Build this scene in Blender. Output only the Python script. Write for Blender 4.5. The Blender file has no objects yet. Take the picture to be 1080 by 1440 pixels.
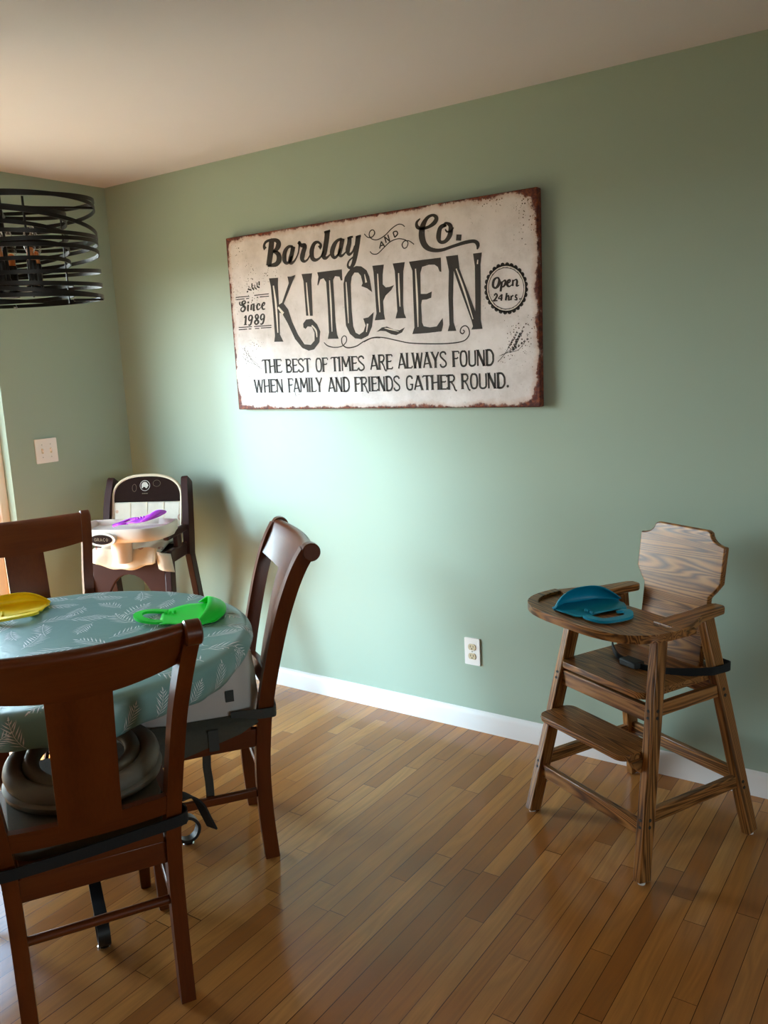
import bpy, bmesh, math, random
from mathutils import Vector, Matrix, Euler
from mathutils.geometry import tessellate_polygon

random.seed(7)
PI = math.pi
SC = bpy.context.scene
COL = SC.collection

# ------------------------------------------------------------------ camera
CAM_F, CAM_YAW, CAM_PITCH, CAM_ROLL = 1196.335, -0.6113, -0.1788, -0.0484
CAM_LOC = Vector((3.6559, -2.9176, 1.5382))
_f = Vector((math.sin(CAM_YAW) * math.cos(CAM_PITCH), math.cos(CAM_YAW) * math.cos(CAM_PITCH), math.sin(CAM_PITCH)))
_r = Vector((math.cos(CAM_YAW), -math.sin(CAM_YAW), 0))
_u = _r.cross(_f)
_c, _s = math.cos(CAM_ROLL), math.sin(CAM_ROLL)
_R, _U = _c * _r + _s * _u, -_s * _r + _c * _u
cam_data = bpy.data.cameras.new('camera')
cam_data.sensor_fit = 'VERTICAL'
cam_data.sensor_height = 36.0
cam_data.lens = 36.0 * CAM_F / 1440.0
cam_data.clip_start = 0.05
cam = bpy.data.objects.new('camera', cam_data)
COL.objects.link(cam)
cam.matrix_world = Matrix(((_R.x, _U.x, -_f.x, CAM_LOC.x), (_R.y, _U.y, -_f.y, CAM_LOC.y),
                           (_R.z, _U.z, -_f.z, CAM_LOC.z), (0, 0, 0, 1)))
SC.camera = cam

# ------------------------------------------------------------------ light
EXPOSURE = 2.05
SKY_STRENGTH = 9.0
HAZE_SUN = 1.3
GROUND_SUN = 11.0
SC.view_settings.view_transform = 'Standard'
SC.view_settings.look = 'None'
SC.view_settings.gamma = 1.0
SC.view_settings.exposure = EXPOSURE
SC.view_settings.use_curve_mapping = False
SC.cycles.use_denoising = True
SC.cycles.max_bounces = 10
SC.cycles.diffuse_bounces = 6
SC.cycles.sample_clamp_indirect = 6.0
SC.cycles.caustics_reflective = False
SC.cycles.caustics_refractive = False

world = bpy.data.worlds.new('daylight_sky')
SC.world = world
world.use_nodes = True
wn, wl = world.node_tree.nodes, world.node_tree.links
wn.clear()
w_out = wn.new('ShaderNodeOutputWorld'); w_bg = wn.new('ShaderNodeBackground')
w_tc = wn.new('ShaderNodeTexCoord'); w_sep = wn.new('ShaderNodeSeparateXYZ'); w_ramp = wn.new('ShaderNodeValToRGB')
wl.new(w_tc.outputs['Generated'], w_sep.inputs[0])
wl.new(w_sep.outputs['Z'], w_ramp.inputs[0])
e = w_ramp.color_ramp.elements
e[0].position = 0.0; e[0].color = (0.90, 0.97, 1.0, 1)
e[1].position = 1.0; e[1].color = (0.06, 0.10, 0.20, 1)
m_ = w_ramp.color_ramp.elements.new(0.22); m_.color = (0.70, 0.88, 1.0, 1)
m_ = w_ramp.color_ramp.elements.new(0.42); m_.color = (0.15, 0.22, 0.32, 1)
wl.new(w_ramp.outputs[0], w_bg.inputs['Color'])
w_bg.inputs['Strength'].default_value = SKY_STRENGTH
wl.new(w_bg.outputs[0], w_out.inputs['Surface'])

def sun_lamp(name, direction, strength, angle, color):
    d = bpy.data.lights.new(name, 'SUN'); d.energy = strength; d.angle = angle; d.color = color
    o = bpy.data.objects.new(name, d); COL.objects.link(o)
    o.rotation_euler = Vector(direction).to_track_quat('-Z', 'Y').to_euler()
    return o

sun_lamp('hazy_low_sun', (0.72, 0.69, -0.255), HAZE_SUN, 0.19, (0.56, 0.80, 1.0))
sun_lamp('yard_sun', (0.46, 0.04, -0.88), GROUND_SUN, 0.02, (1.0, 0.96, 0.93))

DOOR_Y0, DOOR_Y1, DOOR_H = -2.10, -0.69, 2.06          # patio door opening in the left wall
pd = bpy.data.lights.new('door_sky_portal', 'AREA'); pd.shape = 'RECTANGLE'
pd.size = DOOR_Y1 - DOOR_Y0; pd.size_y = DOOR_H
pd.cycles.is_portal = True
po = bpy.data.objects.new('door_sky_portal', pd); COL.objects.link(po)
po.location = (-0.20, (DOOR_Y0 + DOOR_Y1) / 2, DOOR_H / 2)
po.rotation_euler = (PI / 2, 0, -PI / 2)

pd2 = bpy.data.lights.new('fill_window_portal', 'AREA'); pd2.shape = 'RECTANGLE'  # portal for the added, unseen fill window
pd2.size = 1.3; pd2.size_y = 0.95
pd2.cycles.is_portal = True
po2 = bpy.data.objects.new('fill_window_portal', pd2); COL.objects.link(po2)
po2.location = (9.20, -3.05, 1.58)
po2.rotation_euler = (PI / 2, 0, PI / 2)

# ------------------------------------------------------------------ material helpers
class NT:
    def __init__(self, name):
        self.m = bpy.data.materials.new(name); self.m.use_nodes = True
        self.t = self.m.node_tree; self.t.nodes.clear()
        self.out = self.t.nodes.new('ShaderNodeOutputMaterial')
    def n(self, kind, **kw):
        nd = self.t.nodes.new(kind)
        for k, v in kw.items(): setattr(nd, k, v)
        return nd
    def put(self, sock, v):
        if isinstance(v, bpy.types.NodeSocket): self.t.links.new(v, sock)
        elif isinstance(v, (tuple, list)) and len(v) == 3 and sock.type == 'RGBA': sock.default_value = (*v, 1)
        else: sock.default_value = v
    def math(self, op, a, b=None, c=None, clamp=False):
        nd = self.n('ShaderNodeMath', operation=op); nd.use_clamp = clamp
        self.put(nd.inputs[0], a)
        if b is not None: self.put(nd.inputs[1], b)
        if c is not None: self.put(nd.inputs[2], c)
        return nd.outputs[0]
    def mix(self, fac, a, b, mode='MIX'):
        nd = self.n('ShaderNodeMix', data_type='RGBA', blend_type=mode)
        self.put(nd.inputs[0], fac); self.put(nd.inputs[6], a); self.put(nd.inputs[7], b)
        return nd.outputs[2]
    def ramp(self, fac, stops):
        nd = self.n('ShaderNodeValToRGB'); el = nd.color_ramp.elements
        while len(el) > 1: el.remove(el[-1])
        for i, (p, c) in enumerate(stops):
            x = el[0] if i == 0 else el.new(p)
            x.position = p; x.color = (*c, 1) if len(c) == 3 else c
        self.put(nd.inputs[0], fac)
        return nd.outputs[0]
    def obj(self):
        return self.n('ShaderNodeTexCoord').outputs['Object']
    def mapped(self, vec, scale=(1, 1, 1), loc=(0, 0, 0), rot=(0, 0, 0)):
        nd = self.n('ShaderNodeMapping'); self.put(nd.inputs[0], vec)
        nd.inputs['Scale'].default_value = scale; nd.inputs['Location'].default_value = loc; nd.inputs['Rotation'].default_value = rot
        return nd.outputs[0]
    def noise(self, vec, scale, detail=3.0, rough=0.5, dist=0.0, dim='3D'):
        nd = self.n('ShaderNodeTexNoise', noise_dimensions=dim); self.put(nd.inputs['Vector'], vec)
        nd.inputs['Scale'].default_value = scale; nd.inputs['Detail'].default_value = detail
        nd.inputs['Roughness'].default_value = rough; nd.inputs['Distortion'].default_value = dist
        return nd.outputs['Fac']
    def bump(self, h, strength=0.2, dist=0.01):
        nd = self.n('ShaderNodeBump'); self.put(nd.inputs['Height'], h)
        nd.inputs['Strength'].default_value = strength; nd.inputs['Distance'].default_value = dist
        return nd.outputs[0]
    def bsdf(self, color, rough=0.5, normal=None, metal=0.0, spec=0.5, coat=0.0, coat_rough=0.1, trans=0.0, ior=1.45, sheen=0.0, sss=0.0):
        b = self.n('ShaderNodeBsdfPrincipled')
        self.put(b.inputs['Base Color'], color); self.put(b.inputs['Roughness'], rough)
        b.inputs['Metallic'].default_value = metal; b.inputs['Specular IOR Level'].default_value = spec
        b.inputs['Coat Weight'].default_value = coat; b.inputs['Coat Roughness'].default_value = coat_rough
        b.inputs['Transmission Weight'].default_value = trans; b.inputs['IOR'].default_value = ior
        b.inputs['Sheen Weight'].default_value = sheen
        if sss: b.inputs['Subsurface Weight'].default_value = sss; b.inputs['Subsurface Radius'].default_value = (.01, .01, .01)
        if normal is not None: self.put(b.inputs['Normal'], normal)
        self.t.links.new(b.outputs[0], self.out.inputs['Surface'])
        return b

def lin(r, g, b):
    f = lambda c: (c / 255 / 12.92) if c / 255 <= 0.04045 else ((c / 255 + 0.055) / 1.055) ** 2.4
    return (f(r), f(g), f(b))

def plain(name, color, rough=0.5, var=0.06, scale=30.0, bump=0.0, **kw):
    t = NT(name); v = t.obj(); nz = t.noise(v, scale, 3)
    c0 = tuple(max(0, x * (1 - var)) for x in color); c1 = tuple(min(1, x * (1 + var)) for x in color)
    nrm = t.bump(t.noise(v, scale * 6, 2), bump, 0.002) if bump else None
    t.bsdf(t.mix(nz, c0, c1), rough, nrm, **kw)
    return t.m

def wood(name, dark, mid, light, rough=0.32, axis='Z', grain=1.0, coat=0.0, contrast=1.0, figure_scale=1.0):
    """grain runs along `axis` of the object's own coordinates"""
    t = NT(name); v = t.obj()
    inf = t.n('ShaderNodeObjectInfo').outputs['Random']
    off = t.n('ShaderNodeCombineXYZ'); t.put(off.inputs[0], t.math('MULTIPLY', inf, 37.0)); t.put(off.inputs[1], t.math('MULTIPLY', inf, 19.0))
    add = t.n('ShaderNodeVectorMath', operation='ADD'); t.put(add.inputs[0], v); t.put(add.inputs[1], off.outputs[0]); v = add.outputs[0]
    s_long, s_cross = 1.6, 26.0
    sc = {'X': (s_long, s_cross, s_cross), 'Y': (s_cross, s_long, s_cross), 'Z': (s_cross, s_cross, s_long)}[axis]
    low = tuple(x * 0.16 * figure_scale for x in sc)
    figure = t.noise(t.mapped(v, low), 1.0, 2, 0.5, 0.6)
    rings = t.math('FRACT', t.math('MULTIPLY', figure, (11.0 if figure_scale == 1.0 else 17.0) * grain))
    rings = t.math('ABSOLUTE', t.math('SUBTRACT', rings, 0.5))
    rings = t.math('MULTIPLY', rings, 2.0)
    fine = t.noise(t.mapped(v, tuple(x * (6 if figure_scale == 1.0 else 12) for x in sc)), 1.0, 3, 0.6)
    broad = t.noise(t.mapped(v, sc), 0.5, 3, 0.55)
    k = t.math('ADD', t.math('MULTIPLY', rings, 0.45 * contrast), t.math('ADD', t.math('MULTIPLY', fine, 0.35), t.math('MULTIPLY', broad, 0.35)))
    c = t.ramp(k, [(0.22, dark), (0.5, mid), (0.85, light)])
    t.bsdf(c, rough, t.bump(fine, 0.05, 0.001), coat=coat, coat_rough=0.12, spec=0.36)
    return t.m

# ------------------------------------------------------------------ mesh helpers
def link(name, me, mats, parent=None, smooth=None, bevel=0.0, bevel_seg=2, matrix=None):
    o = bpy.data.objects.new(name, me); COL.objects.link(o)
    for m in (mats if isinstance(mats, (list, tuple)) else [mats]): me.materials.append(m)
    if parent is not None: o.parent = parent
    if matrix is not None: o.matrix_local = matrix
    if smooth is not None:
        for p in me.polygons: p.use_smooth = True
        if smooth < 180: me.set_sharp_from_angle(angle=math.radians(smooth))
    if bevel:
        b = o.modifiers.new('round_edges', 'BEVEL'); b.width = bevel; b.segments = bevel_seg; b.limit_method = 'ANGLE'; b.angle_limit = math.radians(35)
        b.harden_normals = False
        for p in me.polygons: p.use_smooth = True
        me.set_sharp_from_angle(angle=math.radians(50))
    return o

def mesh(name, verts, faces, mi=None):
    me = bpy.data.meshes.new(name)
    me.from_pydata([tuple(v) for v in verts], [], faces)
    if mi is not None: me.polygons.foreach_set('material_index', mi)
    me.update()
    return me

class MB:
    """collects shapes that make ONE part"""
    def __init__(self): self.v, self.f, self.m = [], [], []
    def add(self, verts, faces, mi=0, M=None):
        b = len(self.v)
        self.v += [tuple(M @ Vector(p)) if M is not None else tuple(p) for p in verts]
        self.f += [tuple(i + b for i in f) for f in faces]
        self.m += [mi] * len(faces)
        return self
    def box(self, x0, x1, y0, y1, z0, z1, mi=0, M=None):
        v = [(x, y, z) for z in (z0, z1) for y in (y0, y1) for x in (x0, x1)]
        return self.add(v, [(0, 2, 3, 1), (4, 5, 7, 6), (0, 1, 5, 4), (2, 6, 7, 3), (0, 4, 6, 2), (1, 3, 7, 5)], mi, M)
    def lathe(self, prof, n=24, mi=0, M=None, a0=0.0, a1=2 * PI):
        full = abs(a1 - a0 - 2 * PI) < 1e-6; k = n if full else n + 1
        v = [(r * math.cos(a0 + (a1 - a0) * j / n), r * math.sin(a0 + (a1 - a0) * j / n), z) for (r, z) in prof for j in range(k)]
        f = []
        for i in range(len(prof) - 1):
            for j in range(n):
                j2 = (j + 1) % k if full else j + 1
                f.append((i * k + j, i * k + j2, (i + 1) * k + j2, (i + 1) * k + j))
        if full and prof[0][0] > 1e-6: f.append(tuple(range(k - 1, -1, -1)))
        if full and prof[-1][0] > 1e-6: f.append(tuple((len(prof) - 1) * k + j for j in range(k)))
        return self.add(v, f, mi, M)
    def tube(self, pts, rad, n=8, closed=False, mi=0, M=None, flat=None, up=None):
        """round (or flat: (half width, half thickness)) tube along a path; rad may be a list"""
        P = [Vector(p) for p in pts]; N = len(P)
        T = []
        for i in range(N):
            a = P[(i - 1) % N] if closed else P[max(i - 1, 0)]; b = P[(i + 1) % N] if closed else P[min(i + 1, N - 1)]
            T.append((b - a).normalized())
        ref = Vector(up) if up is not None else (Vector((0, 0, 1)) if abs(T[0].z) < 0.9 else Vector((1, 0, 0)))
        nrm = (ref - T[0] * ref.dot(T[0])).normalized(); v = []
        for i in range(N):
            if up is not None: nrm = (ref - T[i] * ref.dot(T[i])).normalized()
            else: nrm = (nrm - T[i] * nrm.dot(T[i])).normalized()
            bi = T[i].cross(nrm)
            r = rad[i] if isinstance(rad, (list, tuple)) else rad
            if flat is not None:
                a, b = flat; sec = [(-a, -b), (a, -b), (a, b), (-a, b)]
                v += [P[i] + nrm * (s[0] * r) + bi * (s[1] * r) for s in sec]
            else:
                v += [P[i] + (nrm * math.cos(2 * PI * j / n) + bi * math.sin(2 * PI * j / n)) * r for j in range(n)]
        if flat is not None: n = 4
        f = []
        for i in range(N if closed else N - 1):
            i2 = (i + 1) % N
            for j in range(n): f.append((i * n + j, i * n + (j + 1) % n, i2 * n + (j + 1) % n, i2 * n + j))
        if not closed:
            f.append(tuple(range(n - 1, -1, -1))); f.append(tuple((N - 1) * n + j for j in range(n)))
        return self.add(v, f, mi, M)
    def prism(self, outline, t0, t1, mi=0, M=None):
        """outline in local x,y extruded from z=t0 to t1"""
        n = len(outline)
        v = [(x, y, t0) for x, y in outline] + [(x, y, t1) for x, y in outline]
        tri = tessellate_polygon([[Vector((x, y, 0)) for x, y in outline]])
        area = sum(outline[i][0] * outline[(i + 1) % n][1] - outline[(i + 1) % n][0] * outline[i][1] for i in range(n))
        f = []
        for a, b, c in tri:
            p, q, r = (Vector((*outline[i], 0)) for i in (a, b, c))
            if (q - p).cross(r - p).z < 0: b, c = c, b
            f.append((a + n, b + n, c + n)); f.append((c, b, a))
        for i in range(n):
            j = (i + 1) % n
            f.append((i, j, j + n, i + n) if area > 0 else (j, i, i + n, j + n))
        return self.add(v, f, mi, M)
    def grid(self, fn, nu, nv, mi=0, M=None, wrap_u=False):
        v = [fn(i / nu, j / nv) for j in range(nv + 1) for i in range(nu if wrap_u else nu + 1)]
        w = nu if wrap_u else nu + 1; f = []
        for j in range(nv):
            for i in range(nu):
                i2 = (i + 1) % w
                f.append((j * w + i, j * w + i2, (j + 1) * w + i2, (j + 1) * w + i))
        return self.add(v, f, mi, M)
    def build(self, name, mats, parent=None, **kw):
        return link(name, mesh(name, self.v, self.f, self.m), mats, parent, **kw)

def smoothpath(pts, sub=6, closed=False):
    """Catmull-Rom through tuples of any length"""
    n = len(pts); out = []
    rng = range(n if closed else n - 1)
    for i in rng:
        p0 = pts[(i - 1) % n] if closed else pts[max(i - 1, 0)]; p1 = pts[i]; p2 = pts[(i + 1) % n]
        p3 = pts[(i + 2) % n] if closed else pts[min(i + 2, n - 1)]
        for k in range(sub):
            t = k / sub
            out.append(tuple(0.5 * (2 * b + (c - a) * t + (2 * a - 5 * b + 4 * c - d) * t * t + (3 * b - a - 3 * c + d) * t ** 3)
                             for a, b, c, d in zip(p0, p1, p2, p3)))
    if not closed: out.append(tuple(pts[-1]))
    return out

def rounded_rect(x0, x1, y0, y1, r, seg=5):
    out = []
    for cx, cy, a in ((x1 - r, y0 + r, -PI / 2), (x1 - r, y1 - r, 0), (x0 + r, y1 - r, PI / 2), (x0 + r, y0 + r, PI)):
        out += [(cx + r * math.cos(a + PI / 2 * k / seg), cy + r * math.sin(a + PI / 2 * k / seg)) for k in range(seg + 1)]
    return out

def axis_matrix(p0, p1, side=(1, 0, 0)):
    """local Z runs from p0 to p1, local X as close to `side` as it can"""
    p0, p1 = Vector(p0), Vector(p1); z = (p1 - p0).normalized(); s = Vector(side)
    x = (s - z * s.dot(z)).normalized(); y = z.cross(x)
    return Matrix(((x.x, y.x, z.x, p0.x), (x.y, y.y, z.y, p0.y), (x.z, y.z, z.z, p0.z), (0, 0, 0, 1)))

def beam(name, p0, p1, wx, wy, mat, parent, side=(1, 0, 0), bevel=0.003, taper=1.0):
    L = (Vector(p1) - Vector(p0)).length; a, b = wx / 2, wy / 2; t = taper
    v = [(-a * t, -b * t, 0), (a * t, -b * t, 0), (a * t, b * t, 0), (-a * t, b * t, 0), (-a, -b, L), (a, -b, L), (a, b, L), (-a, b, L)]
    me = mesh(name, v, [(3, 2, 1, 0), (4, 5, 6, 7), (0, 1, 5, 4), (1, 2, 6, 5), (2, 3, 7, 6), (3, 0, 4, 7)])
    return link(name, me, mat, parent, bevel=bevel, matrix=axis_matrix(p0, p1, side))

def thing(name, label, cat, loc=(0, 0, 0), rotz=0.0, group=None):
    o = bpy.data.objects.new(name, None); COL.objects.link(o)
    o.empty_display_size = 0.1
    o.location = loc; o.rotation_euler = (0, 0, rotz)
    o['label'] = label; o['category'] = cat
    if group: o['group'] = group
    return o

def tag(o, label, cat, group=None):
    o['label'] = label; o['category'] = cat
    if group: o['group'] = group
    return o

def struct(o):
    o['kind'] = 'structure'
    return o

# ------------------------------------------------------------------ materials
def mat_wall():
    t = NT('green_wall_paint'); v = t.obj()
    c = t.mix(t.noise(v, 1.3, 2), lin(160, 176, 160), lin(164, 180, 164))
    t.bsdf(c, 0.42, t.bump(t.noise(v, 260, 2), 0.06, 0.002), spec=0.35)
    return t.m
def mat_floor():
    t = NT('oak_strip_floor'); v = t.obj()
    sp = t.n('ShaderNodeSeparateXYZ'); t.put(sp.inputs[0], v); x, y = sp.outputs[0], sp.outputs[1]
    W = 0.0572
    xr = t.math('DIVIDE', x, W); row = t.math('FLOOR', xr); fx = t.math('FRACT', xr)
    def wnoise(a, b=None):
        cb = t.n('ShaderNodeCombineXYZ'); t.put(cb.inputs[0], a)
        if b is not None: t.put(cb.inputs[1], b)
        nd = t.n('ShaderNodeTexWhiteNoise', noise_dimensions='3D'); t.put(nd.inputs['Vector'], cb.outputs[0]); return nd
    rr = wnoise(row)
    rsep = t.n('ShaderNodeSeparateColor'); t.put(rsep.inputs[0], rr.outputs['Color'])
    ln = t.math('ADD', 0.55, t.math('MULTIPLY', rsep.outputs[1], 0.55))
    yr = t.math('DIVIDE', t.math('ADD', y, t.math('MULTIPLY', rsep.outputs[0], 5.0)), ln)
    seg = t.math('FLOOR', yr); fy = t.math('FRACT', yr)
    pr = wnoise(row, seg); psep = t.n('ShaderNodeSeparateColor'); t.put(psep.inputs[0], pr.outputs['Color'])
    edge_x = t.math('MINIMUM', fx, t.math('SUBTRACT', 1.0, fx))
    edge_y = t.math('MULTIPLY', t.math('MINIMUM', fy, t.math('SUBTRACT', 1.0, fy)), t.math('DIVIDE', ln, W))
    gap = t.math('LESS_THAN', t.math('MINIMUM', edge_x, edge_y), t.math('ADD', 0.008, t.math('MULTIPLY', psep.outputs[2], 0.020)))
    # grain: shifted for each plank, long in y
    cb = t.n('ShaderNodeCombineXYZ')
    t.put(cb.inputs[0], t.math('ADD', x, t.math('MULTIPLY', psep.outputs[0], 31.0)))
    t.put(cb.inputs[1], t.math('ADD', y, t.math('MULTIPLY', psep.outputs[1], 17.0)))
    gv = cb.outputs[0]
    fig = t.noise(t.mapped(gv, (9, 1.1, 1)), 1.0, 2, 0.5, 0.4)
    rings = t.math('ABSOLUTE', t.math('SUBTRACT', t.math('FRACT', t.math('MULTIPLY', fig, 9.0)), 0.5))
    fine = t.noise(t.mapped(gv, (160, 5, 1)), 1.0, 3, 0.6)
    tone = t.ramp(psep.outputs[0], [(0.0, (0.38, 0.135, 0.032)), (0.3, (0.51, 0.200, 0.050)), (0.7, (0.60, 0.255, 0.066)), (1.0, (0.68, 0.320, 0.095))])
    dk = t.math('ADD', t.math('MULTIPLY', rings, 0.34), t.math('MULTIPLY', fine, 0.38))
    c = t.mix(t.ramp(dk, [(0.12, (0.55, 0.55, 0.55)), (0.42, (0, 0, 0))]), tone, (0.30, 0.13, 0.045))
    c = t.mix(gap, c, (0.10, 0.042, 0.016))
    h = t.math('SUBTRACT', t.math('MULTIPLY', fine, 0.15), gap)
    t.bsdf(c, t.math('ADD', 0.13, t.math('MULTIPLY', fine, 0.08)), t.bump(h, 0.12, 0.0015), spec=0.5)
    return t.m
M = {}
M['wall'] = mat_wall()
M['floor'] = mat_floor()
M['ceiling'] = plain('matte_ceiling_paint', lin(218, 214, 221), 0.9, 0.02, 2.0, 0.1, spec=0.2)
M['cream_wall'] = plain('cream_wall_paint', lin(236, 226, 212), 0.6, 0.02, 3)
M['trim'] = plain('white_trim_paint', lin(236, 232, 230), 0.35, 0.02, 8)
M['vinyl'] = plain('white_door_vinyl', lin(240, 232, 224), 0.35, 0.02, 8)
M['patio'] = plain('tan_patio_stone', (0.40, 0.315, 0.20), 0.9, 0.15, 4, 0.2)
M['grass'] = plain('lawn', (0.12, 0.105, 0.055), 0.95, 0.3, 9, 0.3)
M['plate'] = plain('white_wall_plate', lin(244, 238, 234), 0.3, 0.01, 20)
M['ivory'] = plain('ivory_plastic', lin(216, 198, 165), 0.35, 0.02, 30)
M['slot'] = plain('dark_slot', (0.02, 0.018, 0.016), 0.6)
M['steel'] = plain('steel_screw', (0.55, 0.53, 0.5), 0.35, metal=1.0)
def mat_glass():
    t = NT('door_glass')
    g = t.n('ShaderNodeBsdfGlossy'); g.inputs['Roughness'].default_value = 0.02
    tr = t.n('ShaderNodeBsdfTransparent'); tr.inputs['Color'].default_value = (0.95, 0.98, 0.97, 1)
    fr = t.n('ShaderNodeLayerWeight'); fr.inputs['Blend'].default_value = 0.5
    fac = t.math('ADD', 0.04, t.math('MULTIPLY', t.math('POWER', fr.outputs['Facing'], 5.0), 0.9))
    mx = t.n('ShaderNodeMixShader'); t.put(mx.inputs[0], fac); t.put(mx.inputs[1], tr.outputs[0]); t.put(mx.inputs[2], g.outputs[0])
    t.t.links.new(mx.outputs[0], t.out.inputs['Surface'])
    return t.m
M['glass'] = mat_glass()
for ax in 'XYZ':
    M['cherry' + ax] = wood('cherry_stained_wood_' + ax.lower(), (0.070, 0.012, 0.0016), (0.118, 0.024, 0.0034), (0.160, 0.040, 0.0065), 0.34, ax, 0.45, 0.08, 0.5)
    M['oak' + ax] = wood('dark_stained_oak_' + ax.lower(), (0.020, 0.007, 0.002), (0.150, 0.054, 0.013), (0.380, 0.165, 0.048), 0.34, ax, 1.7, 0.10, 1.3, 2.4)
M['espresso'] = plain('espresso_brown_wood', (0.034, 0.009, 0.007), 0.45, 0.1, 12, spec=0.3)
M['iron'] = plain('black_wrought_iron', (0.016, 0.014, 0.013), 0.38, 0.2, 40, 0.05, metal=0.3)
M['bronze'] = plain('dark_bronze_metal', (0.020, 0.015, 0.011), 0.42, 0.2, 60, metal=0.5)
M['black_strap'] = plain('black_webbing', (0.010, 0.010, 0.011), 0.85, 0.3, 300, 0.3)
M['grey_strap'] = plain('grey_webbing', (0.060, 0.060, 0.054), 0.85, 0.2, 300, 0.3)
M['chrome'] = plain('chrome_glide', (0.7, 0.68, 0.65), 0.15, metal=1.0)

# ------------------------------------------------------------------ the setting
RX, RY, H = 9.0, -6.4, 2.44
struct(MB().box(-0.16, RX + .16, RY - .16, 0.16, -0.10, 0.0).build('floor', M['floor']))
struct(MB().box(-0.16, RX + .16, RY - .16, 0.16, H, H + 0.12).build('ceiling', M['ceiling']))
struct(MB().box(-0.16, RX + .16, 0.0, 0.16, 0.0, H).build('wall_back', M['wall']))
struct(MB().box(-0.16, 0, RY, DOOR_Y0, 0, H).box(-0.16, 0, DOOR_Y1, 0.0, 0, H).box(-0.16, 0, DOOR_Y0, DOOR_Y1, DOOR_H, H).build('wall_left', M['wall']))
struct(MB().box(RX, RX + .16, RY, -3.70, 0, H).box(RX, RX + .16, -2.40, 0, 0, H).box(RX, RX + .16, -3.70, -2.40, 0, 1.10).box(RX, RX + .16, -3.70, -2.40, 2.06, H).build('wall_right', M['cream_wall']))
struct(MB().box(-0.16, RX + .16, RY - .16, RY, 0, H).build('wall_front', M['cream_wall']))

def baseboard(name, length, mat_rot, loc):
    prof = [(0, 0), (-0.014, 0), (-0.014, 0.066), (-0.012, 0.076), (-0.007, 0.084), (0, 0.088)]
    mb = MB(); n = len(prof)
    v = [(0, y, z) for y, z in prof] + [(length, y, z) for y, z in prof]
    mb.add(v, [(i, (i + 1) % n, (i + 1) % n + n, i + n) for i in range(n)] + [tuple(range(n - 1, -1, -1)), tuple(range(n, 2 * n))])
    return struct(mb.build(name, M['trim'], smooth=30, matrix=Matrix.Translation(loc) @ Matrix.Rotation(mat_rot, 4, 'Z')))
baseboard('baseboard_back', RX, 0, (0, 0, 0))
baseboard('baseboard_left', -DOOR_Y1 - 0.015, PI / 2, (0, DOOR_Y1, 0))
baseboard('baseboard_right', -RY - 0.02, -PI / 2, (RX, -0.02, 0))

# sliding patio door
door = bpy.data.objects.new('door_1', None); COL.objects.link(door); struct(door)
fy0, fy1, fx0, fx1 = DOOR_Y0, DOOR_Y1, -0.150, -0.055
mb = MB()
mb.box(fx0, fx1, fy0, fy0 + .04, 0, DOOR_H).box(fx0, fx1, fy1 - .04, fy1, 0, DOOR_H)
mb.box(fx0, fx1, fy0 + .04, fy1 - .04, DOOR_H - .04, DOOR_H).box(fx0, fx1, fy0 + .04, fy1 - .04, 0, 0.03)
mb.build('door_frame', M['vinyl'], door, bevel=0.003)
a, b, x = fy0 + .04, fy1 - .04, -0.100
p = MB()
p.box(x - .018, x + .018, a, a + .075, .03, DOOR_H - .04).box(x - .018, x + .018, b - .075, b, .03, DOOR_H - .04)
p.box(x - .018, x + .018, a + .075, b - .075, .03, .13).box(x - .018, x + .018, a + .075, b - .075, DOOR_H - .12, DOOR_H - .04)
sash = p.build('door_panel', M['vinyl'], door, bevel=0.003)
MB().box(x - .003, x + .003, a + .075, b - .075, .13, DOOR_H - .12).build('glass_pane', M['glass'], sash)

# window added out of view in the right-hand wall as fill light
fill_win = bpy.data.objects.new('fill_window_1', None); COL.objects.link(fill_win); struct(fill_win)
wy0, wy1, wz0, wz1 = -3.70, -2.40, 1.10, 2.06
p = MB()
for q in ((wy0, wy0 + .05, wz0, wz1), (wy1 - .05, wy1, wz0, wz1), (wy0 + .05, wy1 - .05, wz0, wz0 + .05), (wy0 + .05, wy1 - .05, wz1 - .05, wz1), (wy0 + .05, wy1 - .05, 1.56, 1.60)):
    p.box(RX + .05, RX + .11, *q)
wf = p.build('fill_window_frame', M['vinyl'], fill_win, bevel=0.003)
MB().box(RX + .077, RX + .083, wy0 + .05, wy1 - .05, wz0 + .05, wz1 - .05).build('glass_pane', M['glass'], wf)

struct(MB().box(-7.0, -0.17, -9.0, 6.0, -0.30, -0.14).build('patio_ground', M['patio']))
struct(MB().box(-40.0, 40.0, -40.0, 40.0, -0.60, -0.31).build('lawn_ground', M['grass']))

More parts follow.
